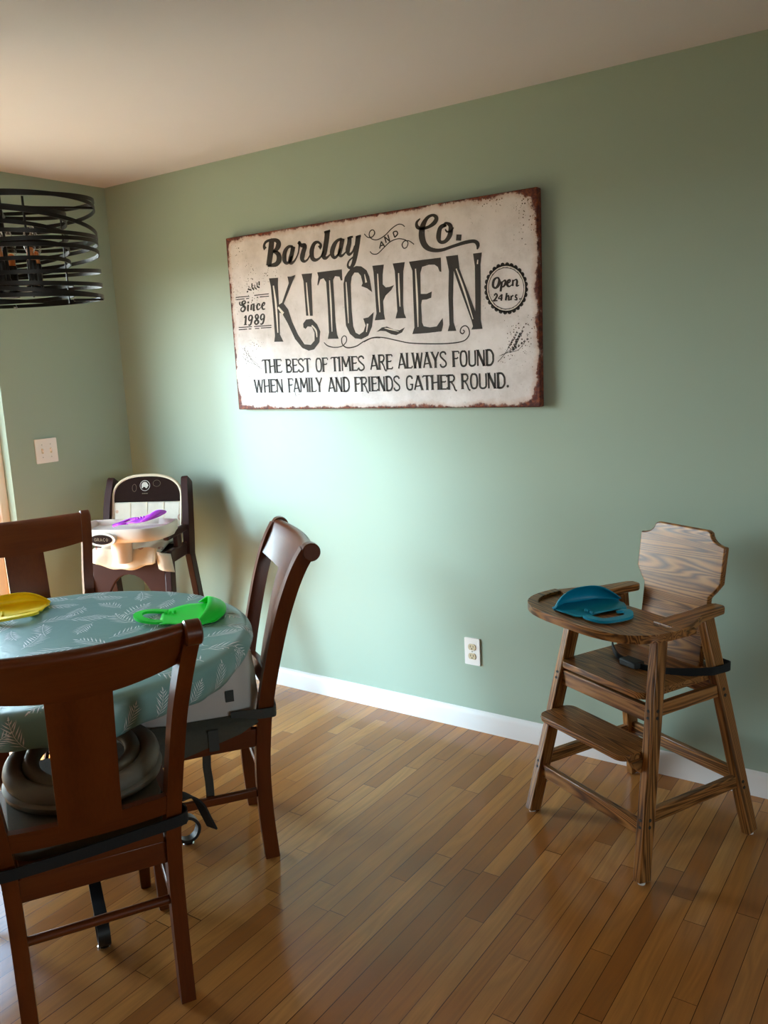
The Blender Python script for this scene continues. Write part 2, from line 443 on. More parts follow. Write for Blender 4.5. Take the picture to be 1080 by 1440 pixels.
# wall plates
def outlet(loc):
    t = thing('wall_outlet', 'white duplex power outlet low on the green wall above the baseboard', 'outlet', loc)
    R = Matrix.Rotation(PI / 2, 4, 'X')
    MB().prism(rounded_rect(-.035, .035, -.0575, .0575, .004), 0, .006, 0, R).build('cover_plate', M['plate'], t, bevel=.0015)
    for s in (-1, 1):
        rc = MB()
        out = [(0.0172 * math.cos(a), max(-.0125, min(.0125, 0.0172 * math.sin(a))) + s * .0195) for a in [2 * PI * i / 28 for i in range(28)]]
        rc.prism(out, .0055, .0085, 0, R)
        for (sx, w, hh, dz) in ((-.0065, .0022, .009, .003), (.0065, .0022, .007, .003)):
            rc.box(sx - w / 2, sx + w / 2, -.0088, -.0082, s * .0195 + dz - hh / 2, s * .0195 + dz + hh / 2, 1)
        rc.prism([(.0026 * math.cos(a), .0026 * math.sin(a) + s * .0195 - .007) for a in [2 * PI * i / 12 for i in range(12)]], .008, .0088, 1, R)
        rc.build('receptacle', [M['ivory'], M['slot']], t, smooth=40)
    MB().lathe([(0, 0), (.0032, 0), (.0026, .0012), (0, .0016)], 12, 0, R @ Matrix.Translation((0, 0, .006))).build('screw', M['steel'], t, smooth=40)
    return t
outlet((2.0215, -0.0002, 0.340))

def light_switch(loc):
    t = thing('light_switch', 'white double toggle light switch on the green wall beside the patio door', 'light switch', loc, PI / 2)
    R = Matrix.Rotation(PI / 2, 4, 'X')
    MB().prism(rounded_rect(-.058, .058, -.058, .058, .004), 0, .006, 0, R).build('cover_plate', M['plate'], t, bevel=.0015)
    for s in (-1, 1):
        MB().box(s * .023 - .005, s * .023 + .005, -.0066, -.0055, -.012, .012, 0).add(
            [(s * .023 - .0035, -.006, -.006), (s * .023 + .0035, -.006, -.006), (s * .023 + .0035, -.006, .005), (s * .023 - .0035, -.006, .005),
             (s * .023 - .003, -.017, .004), (s * .023 + .003, -.017, .004), (s * .023 + .003, -.015, .011), (s * .023 - .003, -.015, .011)],
            [(0, 1, 5, 4), (1, 2, 6, 5), (2, 3, 7, 6), (3, 0, 4, 7), (4, 5, 6, 7)], 1).build('toggle', [M['ivory'], M['plate']], t)
        for zz in (-.030, .030):
            MB().lathe([(0, 0), (.003, 0), (.0024, .001), (0, .0014)], 10, 0, Matrix.Translation((s * .023, 0, zz)) @ R @ Matrix.Translation((0, 0, .006))).build('screw', M['steel'], t, smooth=40)
    return t
light_switch((0.0002, -0.497, 1.179))
SIGN_STROKES=[[(234,692,17.5),(228,705,13.5),(240,721,10.5),(271,726,10.6),(301,720,16.1),(311,704,26.3),(297,684,18.6),(276,677,10.7)],[(276,679,8.5),(302,666,19.3),(309,643,26.3),(292,624,19.3),(258,621,11.7),(240,622,9.7)],[(274,721,26.5),(264,681,27.8),(252,638,27.9),(247,620,28.0)],[(390,685,8.6),(366,687,11.7),(344,668,19.7),(338,638,21.3),(349,622,12.8),(367,627,9.7),(380,647,9.1)],[(393,686,20.9),(381,655,20.9),(370,628,21.2),(381,620,11.7),(400,632,7.7),(419,660,6.9),(427,696,8.1)],[(419,692,8.6),(427,699,9.6),(436,686,14.2),(456,680,19.0),(445,657,21.7),(437,632,21.8),(448,619,10.4),(466,625,7.2),(484,645,6.5)],[(531,664,17.9),(542,674,11.0),(527,688,9.2),(506,683,15.8),(491,657,21.5),(492,629,19.4),(511,618,11.1),(537,628,7.1),(555,650,6.4)],[(579,726,24.2),(573,694,23.2),(561,653,23.2),(553,629,20.9),(566,621,11.2),(587,632,5.8)],[(562,723,7.7),(580,724,8.6),(594,726,7.9)],[(651,687,8.7),(629,683,11.5),(609,665,19.2),(597,637,20.8),(608,618,11.8),(628,627,9.3),(643,653,8.5)],[(655,688,20.4),(645,657,19.4),(636,631,18.3),(646,621,10.1),(666,632,6.0),(678,645,5.1)],[(691,689,18.1),(687,664,20.2),(678,639,20.3),(684,623,11.7),(701,630,8.1),(715,653,7.3)],[(679,685,7.9),(694,688,8.6),(708,689,6.7)],[(734,686,22.0),(727,656,22.1),(715,616,21.1),(703,585,17.7),(686,570,11.3),(674,579,9.6),(682,597,7.1),(705,611,5.8)],[(722,685,7.6),(736,687,8.4),(748,688,6.7)],[(764,693,3.7),(781,678,3.4),(802,677,3.7),(815,690,4.3),(808,703,3.4),(794,700,4.1),(788,685,4.2),(801,669,3.4),(828,664,3.4),(862,675,3.8),(896,697,3.8),(926,709,3.4),(946,706,3.2),(957,697,3.5)],[(788,623,3.7),(801,612,3.4),(825,611,3.7),(857,631,3.8),(887,649,3.7),(923,656,3.3),(955,649,3.3),(969,637,3.9),(963,621,3.9),(949,618,3.3),(942,631,4.1),(953,644,3.6),(975,642,3.2),(997,627,3.4)],[(835,629,5.4),(845,655,5.4)],[(845,655,5.0),(860,633,5.0)],[(839,638,4.5),(854,641,4.5)],[(868,647,5.2),(861,671,5.2)],[(861,671,4.6),(885,651,4.6)],[(885,651,5.2),(877,677,5.2)],[(909,663,5.1),(902,683,5.1)],[(902,683,4.4),(918,685,4.2),(923,674,5.3),(909,663,5.0)],[(1029,718,4.3),(1013,706,10.2),(1014,690,13.2),(1033,681,10.0),(1064,683,10.7),(1092,696,15.9),(1100,712,15.0),(1085,723,9.0),(1060,716,12.8),(1039,689,21.4),(1033,653,24.6),(1045,619,21.6),(1074,599,14.6),(1118,593,11.1),(1173,602,10.3),(1221,609,11.9),(1258,609,11.4),(1273,596,14.0),(1270,579,5.2)],[(1138,674,12.7),(1136,684,10.9),(1144,687,8.0),(1160,674,15.7),(1156,643,18.5),(1136,623,13.1),(1114,623,11.2),(1107,642,18.7),(1116,673,16.2),(1141,683,10.9)],[(1137,666,4.9),(1145,656,6.2),(1162,658,6.0),(1173,668,5.2)],[(1183,631,19.6),(1205,628,19.6)],[(527,280,3.1),(546,265,4.7),(579,257,3.9),(619,259,3.6),(644,275,4.1),(647,294,4.3),(635,301,3.5),(622,289,4.4),(626,265,4.7),(651,252,4.8),(695,256,4.4),(734,273,4.0),(777,285,3.8),(818,284,3.8)],[(736,272,4.2),(781,286,4.1),(831,284,4.0),(890,271,4.0),(953,257,3.9),(1026,250,4.3),(1107,246,4.2),(1166,247,4.2),(1206,254,3.9),(1226,274,4.3),(1224,297,4.2),(1210,308,3.7),(1193,301,4.2),(1188,286,4.3),(1198,279,4.2),(1206,287,3.9),(1200,293,3.5)],[(36,503,3.8),(118,502,3.7)],[(149,503,3.7),(236,503,3.6)],[(38,493,3.8),(90,493,3.7)],[(98,493,3.7),(117,493,3.7)],[(163,493,3.7),(173,493,3.7)],[(181,494,3.7),(236,493,3.6)],[(40,370,3.8),(122,369,3.7)],[(135,369,3.7),(239,368,3.7)],[(39,360,3.8),(92,360,3.8)],[(100,360,3.8),(118,360,3.8)],[(139,360,3.7),(165,359,3.7)],[(175,360,3.7),(238,359,3.7)],[(62,482,5.5),(57,475,7.4),(63,467,5.7),(76,468,5.2),(91,475,8.1),(92,482,6.6),(82,484,5.3),(73,476,11.6),(79,464,11.3),(89,454,11.0),(82,442,7.9),(69,439,5.8),(62,446,7.4),(68,455,4.7),(79,459,2.9)],[(109,466,10.4),(105,444,10.9),(110,440,6.0)],[(106,475,7.5),(116,476,7.5)],[(129,465,9.3),(124,441,10.3)],[(127,460,4.4),(138,466,4.9),(143,461,10.3),(139,441,10.3),(147,440,4.1)],[(176,456,8.6),(178,463,5.7),(169,465,5.9),(161,455,10.7),(163,442,8.2),(175,443,3.7),(185,451,3.2)],[(188,451,3.3),(203,457,4.5),(208,465,7.5),(200,467,6.6),(191,454,10.6),(195,441,7.5),(209,441,3.3)],[(79,410,4.6),(90,418,7.3),(87,400,10.5),(82,379,10.5)],[(73,380,3.4),(92,380,3.4)],[(120,402,4.2),(112,396,5.6),(106,403,9.4),(111,415,7.2),(122,419,5.0),(128,411,9.3),(123,395,9.7),(115,380,8.2),(106,376,4.9),(102,380,7.2)],[(192,402,4.1),(184,395,5.6),(178,403,9.2),(183,415,7.0),(194,419,4.9),(200,411,9.1),(196,394,9.5),(188,380,8.0),(178,376,4.8),(175,380,7.1)],[(154,398,7.1),(164,408,8.6),(162,417,6.6),(154,419,5.9),(147,411,8.8),(154,398,8.3),(163,388,10.3),(155,379,6.3),(145,379,6.6),(141,388,9.6),(154,398,6.0)],[(184,561,7.6),(183,543,7.6)],[(172,557,5.6),(171,542,5.6)],[(168,540,6.6),(185,534,6.6)],[(141,556,6.7),(139,538,6.7)],[(139,538,7.2),(151,527,7.2)],[(155,549,4.6),(157,536,4.6)],[(155,537,5.7),(167,528,5.7)],[(122,546,3.6),(122,537,3.6)],[(113,533,6.2),(136,527,6.1)],[(106,521,6.3),(115,524,6.2)],[(1461,424,6.4),(1459,411,6.4),(1456,399,6.4),(1452,388,6.4),(1445,378,6.4),(1437,368,6.3),(1428,361,6.2),(1417,355,6.1),(1406,351,6.0),(1394,349,5.9),(1382,348,5.8),(1370,350,5.8),(1358,354,5.8),(1346,360,5.9),(1336,367,6.1),(1327,377,6.2),(1319,387,6.4),(1313,399,6.5),(1308,411,6.6),(1306,424,6.7),(1305,437,6.7),(1306,450,6.8),(1310,462,6.8),(1315,473,6.7),(1322,484,6.6),(1330,493,6.5),(1340,500,6.3),(1350,506,6.2),(1362,510,6.0),(1374,511,5.8),(1386,511,5.7),(1398,509,5.6),(1410,505,5.6),(1421,499,5.7),(1431,491,5.8),(1440,482,5.9),(1447,472,6.0),(1453,461,6.1),(1457,449,6.2),(1460,436,6.3),(1461,424,6.4)],[(1454,424,2.3),(1453,413,2.3),(1450,402,2.3),(1445,392,2.3),(1440,383,2.3),(1432,375,2.3),(1424,368,2.3),(1414,363,2.2),(1404,359,2.2),(1393,358,2.1),(1382,357,2.1),(1371,359,2.1),(1360,363,2.1),(1350,368,2.2),(1340,374,2.2),(1332,383,2.3),(1325,392,2.3),(1319,402,2.4),(1315,413,2.4),(1313,425,2.4),(1312,436,2.4),(1313,448,2.5),(1316,459,2.4),(1321,469,2.4),(1327,478,2.4),(1335,486,2.4),(1344,493,2.3),(1353,498,2.2),(1364,501,2.2),(1375,503,2.1),(1386,502,2.1),(1397,500,2.0),(1407,497,2.0),(1417,492,2.1),(1426,485,2.1),(1435,477,2.1),(1441,468,2.2),(1447,458,2.2),(1451,447,2.3),(1453,436,2.3),(1454,424,2.3)],[(1354,469,5.3),(1357,458,10.2),(1352,443,10.7),(1340,435,6.3),(1331,444,9.0),(1335,463,9.1),(1347,471,5.5),(1356,468,6.7)],[(1367,456,7.8),(1364,436,8.4),(1361,421,7.9)],[(1366,452,3.9),(1380,459,5.7),(1381,447,8.4),(1372,437,5.0),(1364,439,3.1)],[(1388,446,3.4),(1400,453,5.3),(1399,459,5.1),(1391,455,7.7),(1389,441,8.1),(1398,436,4.8),(1409,443,2.8)],[(1412,458,6.5),(1410,436,7.1)],[(1412,452,3.4),(1424,458,4.6),(1428,450,7.6),(1426,436,6.7),(1436,437,3.1)],[(1335,408,6.5),(1341,415,4.7),(1347,408,6.7),(1339,396,6.0),(1331,389,5.9)],[(1331,390,4.3),(1348,390,4.2)],[(1366,411,6.6),(1363,388,6.6)],[(1366,411,4.1),(1352,397,4.2),(1369,397,3.7)],[(1386,414,6.6),(1381,388,6.6)],[(1383,398,2.9),(1392,404,4.2),(1394,397,5.9),(1393,389,5.1),(1399,389,2.6)],[(1404,403,6.0),(1402,387,6.0)],[(1404,398,2.8),(1412,404,6.3)],[(1428,402,3.6),(1423,404,4.5),(1420,398,5.2),(1425,393,5.1),(1425,387,5.1),(1416,388,3.1)],[(1437,391,5.6),(1439,387,5.6)],[(1343,168,1.5),(1375,199,1.5),(1393,228,1.5),(1415,251,1.4)],[(1350,190,1.4),(1375,199,1.4),(1414,222,1.4),(1439,266,1.5)],[(1356,191,1.4),(1384,200,1.4),(1426,208,1.4),(1456,238,1.4)],[(1387,218,3.6),(1390,224,1.8)],[(1389,217,3.4),(1394,221,1.7)],[(1393,226,3.6),(1395,233,1.8)],[(1395,225,3.4),(1400,230,1.7)],[(1399,235,3.6),(1401,242,1.8)],[(1400,234,3.4),(1406,238,1.7)],[(1404,244,3.6),(1407,250,1.8)],[(1406,242,3.4),(1411,247,1.7)],[(1410,252,3.6),(1412,259,1.8)],[(1412,251,3.4),(1417,255,1.7)],[(1415,261,3.6),(1418,267,1.8)],[(1417,259,3.4),(1423,264,1.7)],[(1421,269,3.6),(1424,276,1.8)],[(1423,268,3.4),(1428,272,1.7)],[(1402,217,3.6),(1405,224,1.8)],[(1404,216,3.4),(1409,220,1.7)],[(1409,226,3.6),(1412,233,1.8)],[(1411,225,3.4),(1416,230,1.7)],[(1416,236,3.6),(1418,243,1.8)],[(1418,235,3.4),(1423,239,1.7)],[(1423,245,3.6),(1425,252,1.8)],[(1425,244,3.4),(1430,249,1.7)],[(1430,255,3.5),(1432,261,1.8)],[(1431,253,3.4),(1437,258,1.7)],[(1437,264,3.5),(1439,271,1.8)],[(1438,263,3.4),(1444,267,1.7)],[(1443,273,3.5),(1446,280,1.8)],[(1445,272,3.4),(1450,276,1.7)],[(1393,201,3.6),(1395,208,1.8)],[(1395,200,3.4),(1400,205,1.7)],[(1404,208,3.6),(1407,215,1.8)],[(1406,207,3.4),(1412,212,1.7)],[(1416,215,3.6),(1419,222,1.8)],[(1418,214,3.4),(1423,219,1.7)],[(1428,222,3.5),(1430,229,1.8)],[(1429,221,3.4),(1435,226,1.7)],[(1439,229,3.5),(1441,236,1.8)],[(1441,228,3.4),(1446,233,1.7)],[(1450,236,3.5),(1453,243,1.8)],[(1452,235,3.4),(1458,240,1.7)],[(1462,243,3.5),(1464,250,1.8)],[(1463,242,3.4),(1469,247,1.7)],[(1408,211,3.6),(1410,218,1.8)],[(1410,210,3.4),(1415,215,1.7)],[(1412,220,3.6),(1414,227,1.8)],[(1414,219,3.4),(1419,223,1.7)],[(1416,229,3.6),(1418,236,1.8)],[(1418,228,3.4),(1423,232,1.7)],[(1420,237,3.6),(1422,244,1.8)],[(1421,236,3.4),(1427,241,1.7)],[(1424,246,3.6),(1426,253,1.8)],[(1425,245,3.4),(1431,249,1.7)],[(1427,255,3.5),(1430,261,1.8)],[(1429,254,3.4),(1435,258,1.7)],[(1431,263,3.5),(1434,270,1.8)],[(1433,262,3.4),(1438,267,1.7)]]
SIGN_POLYS=[[(243,568),(296,566),(292,539),(291,453),(309,460),(354,538),(349,566),(369,564),(395,569),(375,541),(319,455),(341,429),(360,374),(388,319),(420,277),(455,273),(477,290),(479,323),(467,348),(444,351),(432,341),(420,348),(420,364),(437,380),(469,381),(496,357),(511,326),(502,282),(471,253),(441,249),(407,262),(369,302),(333,371),(306,413),(290,419),(285,325),(302,294),(248,296),(255,322),(254,444),(250,534)],[(428,569),(486,567),(479,540),(475,393),(439,396),(438,461),(436,540)],[(513,568),(580,568),(643,568),(643,524),(635,524),(628,540),(606,544),(595,530),(595,360),(599,308),(607,291),(549,293),(557,319),(559,431),(557,525),(545,541),(528,538),(514,514),(510,518),(518,550)],[(672,554),(689,567),(716,574),(742,570),(767,552),(779,526),(789,465),(765,482),(737,493),(744,504),(737,534),(725,547),(706,549),(691,534),(684,505),(681,405),(685,337),(696,311),(714,302),(736,313),(748,337),(738,365),(763,368),(792,387),(780,331),(759,295),(724,283),(692,288),(666,308),(648,343),(646,424),(647,509),(655,535)],[(796,567),(852,566),(844,530),(842,491),(856,478),(877,479),(896,484),(882,466),(854,447),(840,426),(841,378),(846,354),(795,354),(805,381),(802,486),(800,543)],[(894,566),(951,566),(942,533),(935,406),(938,372),(947,353),(896,355),(906,383),(904,477),(902,537)],[(970,565),(1040,566),(1114,566),(1114,513),(1106,516),(1099,533),(1085,543),(1060,545),(1029,540),(1020,518),(1018,440),(1045,438),(1069,445),(1065,422),(1044,417),(1023,417),(1018,400),(1019,332),(1026,317),(1054,311),(1085,313),(1103,333),(1113,343),(1114,318),(1106,293),(1038,290),(972,290),(983,315),(983,428),(984,530)],[(1136,568),(1188,568),(1193,518),(1255,358),(1258,520),(1252,566),(1289,566),(1282,525),(1277,324),(1283,292),(1236,292),(1243,304),(1237,327),(1189,453),(1168,512),(1161,414),(1160,323),(1171,291),(1133,292),(1142,316),(1141,424),(1147,514)],[(800,308),(828,324),(853,326),(887,312),(913,308),(939,318),(924,299),(896,290),(872,295),(846,308),(822,311)],[(1471,419),(1469,414),(1465,411),(1459,411),(1455,415),(1454,420),(1455,426),(1460,429),(1465,428),(1469,424)],[(1468,401),(1466,396),(1462,393),(1456,393),(1452,397),(1450,402),(1452,408),(1457,411),(1462,410),(1466,407)],[(1461,384),(1459,379),(1455,376),(1449,376),(1445,380),(1443,386),(1445,391),(1450,394),(1455,394),(1459,390)],[(1451,370),(1449,365),(1444,362),(1439,362),(1435,366),(1433,371),(1435,377),(1439,380),(1445,379),(1449,376)],[(1437,359),(1436,353),(1431,350),(1426,351),(1421,354),(1420,360),(1421,365),(1426,368),(1431,368),(1436,364)],[(1422,351),(1420,345),(1415,342),(1410,342),(1406,346),(1404,352),(1406,357),(1410,360),(1416,360),(1420,356)],[(1405,347),(1403,341),(1398,338),(1393,338),(1388,342),(1387,348),(1389,353),(1393,356),(1399,356),(1403,352)],[(1387,347),(1385,341),(1380,338),(1375,338),(1370,342),(1369,348),(1371,353),(1375,356),(1381,356),(1385,352)],[(1369,351),(1367,345),(1363,342),(1357,343),(1353,346),(1351,352),(1353,358),(1358,361),(1363,360),(1368,357)],[(1353,359),(1351,354),(1346,351),(1341,351),(1336,355),(1334,360),(1336,366),(1341,369),(1347,369),(1351,365)],[(1338,371),(1336,366),(1332,362),(1326,363),(1321,367),(1320,372),(1322,378),(1326,381),(1332,381),(1336,377)],[(1326,386),(1324,380),(1320,377),(1314,378),(1309,382),(1308,387),(1310,393),(1315,396),(1320,395),(1325,392)],[(1318,403),(1316,398),(1311,394),(1305,395),(1301,399),(1299,404),(1301,410),(1306,413),(1312,413),(1316,409)],[(1313,422),(1311,416),(1306,413),(1301,413),(1296,417),(1295,423),(1297,428),(1301,432),(1307,431),(1312,427)],[(1312,440),(1311,435),(1306,432),(1300,432),(1296,436),(1294,442),(1296,447),(1301,450),(1306,450),(1311,446)],[(1316,459),(1314,453),(1309,450),(1304,451),(1299,455),(1298,460),(1300,466),(1304,469),(1310,468),(1314,464)],[(1323,475),(1321,470),(1317,467),(1311,467),(1307,471),(1305,477),(1307,482),(1312,485),(1317,485),(1322,481)],[(1334,490),(1332,484),(1328,481),(1322,482),(1318,486),(1316,491),(1318,497),(1323,500),(1328,499),(1333,495)],[(1348,501),(1346,496),(1341,493),(1336,493),(1331,497),(1330,503),(1332,508),(1336,511),(1342,510),(1346,507)],[(1364,508),(1362,503),(1357,500),(1352,501),(1347,505),(1346,510),(1348,516),(1352,518),(1358,518),(1362,514)],[(1381,512),(1379,507),(1375,504),(1369,504),(1365,508),(1363,514),(1365,519),(1370,522),(1375,521),(1379,518)],[(1399,511),(1397,506),(1392,503),(1387,504),(1383,507),(1381,513),(1383,518),(1387,521),(1393,521),(1397,517)],[(1416,507),(1414,501),(1410,499),(1404,499),(1400,503),(1398,508),(1400,514),(1405,517),(1410,516),(1414,512)],[(1432,498),(1430,493),(1426,490),(1420,491),(1416,494),(1415,500),(1416,505),(1421,508),(1426,508),(1430,504)],[(1446,486),(1444,481),(1440,478),(1434,479),(1430,482),(1429,488),(1430,493),(1435,496),(1440,496),(1445,492)],[(1457,472),(1456,467),(1451,464),(1446,464),(1442,468),(1440,473),(1442,479),(1446,482),(1452,481),(1456,477)],[(1466,455),(1464,450),(1459,447),(1454,447),(1450,451),(1448,457),(1450,462),(1454,465),(1460,464),(1464,461)],[(1470,437),(1468,432),(1464,429),(1459,429),(1454,433),(1453,439),(1455,444),(1459,447),(1464,447),(1469,443)]]
SIGN_HIGHLIGHTS=[[(266,535,6.1),(273,452,9.7),(273,334,4.9)],[(285,442,7.7),(312,413,12.1)],[(452,532,4.6),(453,469,6.9),(456,395,6.9)],[(576,530,4.4),(576,429,7.8),(574,322,3.4)],[(661,516,4.3),(662,432,7.0),(662,351,2.7)],[(756,538,3.1),(762,505,8.3)],[(759,343,7.3),(751,310,3.2)],[(467,354,5.3),(488,331,7.8),(491,303,3.4)],[(820,534,4.3),(820,458,6.5),(822,384,3.8)],[(920,527,4.2),(919,463,6.3),(920,399,3.7)],[(999,536,4.6),(1001,427,7.7),(1000,316,3.1)],[(1179,519,4.2),(1208,443,7.0),(1244,330,3.3)],[(1271,542,3.8),(1269,527,4.7)],[(841,321,1.8),(866,315,4.4),(908,304,1.8)],[(1457,424,3.5),(1456,412,3.5),(1453,401,3.5),(1449,390,3.5),(1442,380,3.5),(1435,372,3.4),(1426,365,3.4),(1416,359,3.3),(1405,355,3.3),(1394,353,3.2),(1382,353,3.2),(1370,355,3.2),(1359,358,3.2),(1348,364,3.2),(1338,371,3.3),(1329,380,3.4),(1322,389,3.5),(1316,400,3.5),(1312,412,3.6),(1309,424,3.6),(1309,437,3.7),(1310,449,3.7),(1313,460,3.7),(1318,471,3.7),(1324,481,3.6),(1332,489,3.5),(1342,496,3.5),(1352,502,3.4),(1363,505,3.3),(1374,507,3.2),(1386,507,3.1),(1397,505,3.1),(1408,501,3.1),(1419,495,3.1),(1429,488,3.2),(1437,480,3.2),(1444,470,3.3),(1450,459,3.3),(1454,448,3.4),(1457,436,3.4),(1457,424,3.5)]]
SIGN_FAINT=[[(145,199,2.3),(107,226,2.3),(74,258,2.4),(65,277,2.6)],[(163,179,2.2),(115,211,2.3),(93,242,2.5),(85,265,2.6)],[(154,189,2.1),(110,207,2.1),(70,220,2.2),(51,243,2.5)],[(69,265,6.0),(65,273,3.0)],[(78,250,6.0),(74,258,3.0)],[(62,247,6.1),(58,254,3.0)],[(92,238,6.0),(88,246,3.0)],[(81,231,6.0),(77,239,3.0)],[(101,223,6.0),(97,230,3.0)],[(70,224,6.1),(66,232,3.0)],[(85,216,6.0),(80,223,3.0)]]
SIGN_WORDS=[('THE',[167,162,279,161,59]),('BEST',[306,160,444,159,58]),('OF',[473,158,539,158,58]),('TIMES',[559,158,731,156,59]),('ARE',[762,158,869,157,59]),('ALWAYS',[899,158,1122,156,60]),('FOUND',[1149,157,1326,156,59]),('WHEN',[111,76,280,75,58]),('FAMILY',[312,74,503,73,60]),('AND',[536,72,649,71,60]),('FRIENDS',[676,71,902,70,59]),('GATHER',[931,72,1160,71,56]),('ROUND',[1185,72,1371,71,57])]

# ------------------------------------------------------------------ the kitchen sign
SW, SH, ST = 1.511, 0.7635, 0.035
def mat_sign():
    t = NT('weathered_sign_print'); v = t.obj()
    sp = t.n('ShaderNodeSeparateXYZ'); t.put(sp.inputs[0], v); x, z = sp.outputs[0], sp.outputs[2]
    dx = t.math('MINIMUM', x, t.math('SUBTRACT', SW, x)); dz = t.math('MINIMUM', z, t.math('SUBTRACT', SH, z))
    d = t.math('MINIMUM', dx, dz)
    n1 = t.noise(v, 9, 5, 0.65); n2 = t.noise(v, 45, 4, 0.7)
    nn = t.math('ADD', t.math('MULTIPLY', t.math('SUBTRACT', n1, 0.5), 0.055), t.math('MULTIPLY', t.math('SUBTRACT', n2, 0.5), 0.026))
    corner = t.math('MULTIPLY', t.math('SUBTRACT', 0.10, t.math('MINIMUM', 0.10, t.math('MAXIMUM', dx, dz))), 0.22)
    e = t.math('SUBTRACT', t.math('SUBTRACT', d, nn), corner)
    base = t.ramp(t.noise(v, 5, 6, 0.7), [(0.30, lin(198, 187, 183)), (0.55, lin(228, 219, 218)), (0.8, lin(238, 230, 230))])
    blot = t.ramp(t.noise(v, 38, 5, 0.75), [(0.60, (0, 0, 0)), (0.74, (0.5, 0.5, 0.5))])
    base = t.mix(blot, base, lin(150, 138, 126))
    # pitted specks, thick near the corners
    vo = t.n('ShaderNodeTexVoronoi'); t.put(vo.inputs['Vector'], v); vo.inputs['Scale'].default_value = 105
    gate = t.math('ADD', t.math('MULTIPLY', t.math('MAXIMUM', t.math('DIVIDE', t.math('ABSOLUTE', t.math('SUBTRACT', x, SW / 2)), SW / 2), 0.0), 0.30), t.noise(v, 4.5, 4, 0.7))
    size = t.ramp(gate, [(0.70, (0, 0, 0)), (0.90, (0.32, 0.32, 0.32))])
    speck = t.math('LESS_THAN', vo.outputs['Distance'], size)
    base = t.mix(speck, base, lin(84, 66, 54))
    rust = t.ramp(t.noise(v, 60, 4, 0.7), [(0.35, lin(70, 34, 30)), (0.5, lin(98, 48, 38)), (0.68, lin(150, 80, 44)), (0.8, lin(190, 120, 66))])
    halo = t.ramp(e, [(0.010, (1, 1, 1)), (0.030, (0, 0, 0))])
    c = t.mix(t.math('MULTIPLY', halo, 0.42), base, lin(176, 118, 72))
    c = t.mix(t.ramp(e, [(0.007, (1, 1, 1)), (0.012, (0, 0, 0))]), c, rust)
    t.bsdf(c, 0.6, spec=0.3)
    return t.m
M['sign'] = mat_sign()
def ink(name, col):
    t = NT(name); v = t.obj()
    c = t.mix(t.ramp(t.noise(v, 70, 5, 0.8), [(0.64, (0, 0, 0)), (0.72, (0.75, 0.75, 0.75))]), col, lin(176, 164, 152))
    t.bsdf(c, 0.6, spec=0.3)
    return t.m
M['ink'] = ink('charcoal_sign_ink', lin(54, 47, 43))
M['ink_faint'] = plain('faint_sign_ink', lin(150, 142, 138), 0.6)
M['paper_white'] = plain('sign_highlight_white', lin(226, 216, 206), 0.6)

sign = thing('wall_sign', 'large weathered white kitchen sign with rusty edges hung on the green wall', 'wall sign', (0.8413, -ST, 1.3357))
SB = MB(); SB.box(0, SW, 0, ST - 0.001, 0, SH)
SB.build('panel', M['sign'], sign, bevel=0.004)

def sign_ribbon(mb, ctrl, y, mi=0, sub=7):
    """a brush stroke on the sign face: control points (x mm, z mm, width mm)"""
    ctrl = [(x, z, w * 1.12) for x, z, w in ctrl]
    P = smoothpath(ctrl, sub) if len(ctrl) > 2 else [tuple(c) for c in ctrl]
    v, f = [], []
    for i, (x, z, w) in enumerate(P):
        a = P[max(i - 1, 0)]; b = P[min(i + 1, len(P) - 1)]
        tx, tz = b[0] - a[0], b[1] - a[1]; L = math.hypot(tx, tz) or 1
        nx, nz = -tz / L, tx / L
        v += [((x + nx * w / 2) / 1000, y, (z + nz * w / 2) / 1000), ((x - nx * w / 2) / 1000, y, (z - nz * w / 2) / 1000)]
    for i in range(len(P) - 1): f.append((2 * i, 2 * i + 1, 2 * i + 3, 2 * i + 2))
    mb.add(v, f, mi)
def sign_poly(mb, pts, y, mi=0):
    tri = tessellate_polygon([[Vector((p[0], p[1], 0)) for p in pts]])
    f = []
    for a, b, c in tri:
        A, B, C_ = pts[a], pts[b], pts[c]
        f.append((a, b, c) if (B[0] - A[0]) * (C_[1] - A[1]) - (B[1] - A[1]) * (C_[0] - A[0]) > 0 else (a, c, b))
    mb.add([(p[0] / 1000, y, p[1] / 1000) for p in pts], f, mi)
def split_strokes(pred):
    return [s for s in SIGN_STROKES if pred(s)]
YI, YH = -0.0007, -0.0010
def in_badge(s): return s[0][0] > 1200 and s[0][1] < 760
lm = MB()
for p in SIGN_POLYS:
    if p[0][0] < 1230: sign_poly(lm, p, YI)
for s in SIGN_STROKES:
    if not (s[0][0] > 1245 or s[0][0] < 185): sign_ribbon(lm, s, YI)
for s in SIGN_HIGHLIGHTS:
    if s[0][0] < 1245: sign_ribbon(lm, s, YH, 1)
lm.build('headline_lettering', [M['ink'], M['paper_white']], sign)
lm = MB()
for p in SIGN_POLYS:
    if p[0][0] >= 1230: sign_poly(lm, p, YI)
for s in SIGN_STROKES:
    if s[0][0] > 1245: sign_ribbon(lm, s, YI)
for s in SIGN_HIGHLIGHTS:
    if s[0][0] >= 1245: sign_ribbon(lm, s, YH, 1)
lm.build('badge_lettering', [M['ink'], M['paper_white']], sign)
lm = MB()
for s in SIGN_STROKES:
    if s[0][0] < 185: sign_ribbon(lm, s, YI)
lm.build('date_lettering', M['ink'], sign)
lm = MB()
for s in SIGN_FAINT: sign_ribbon(lm, s, YI)
lm.build('faint_wheat_print', M['ink_faint'], sign)
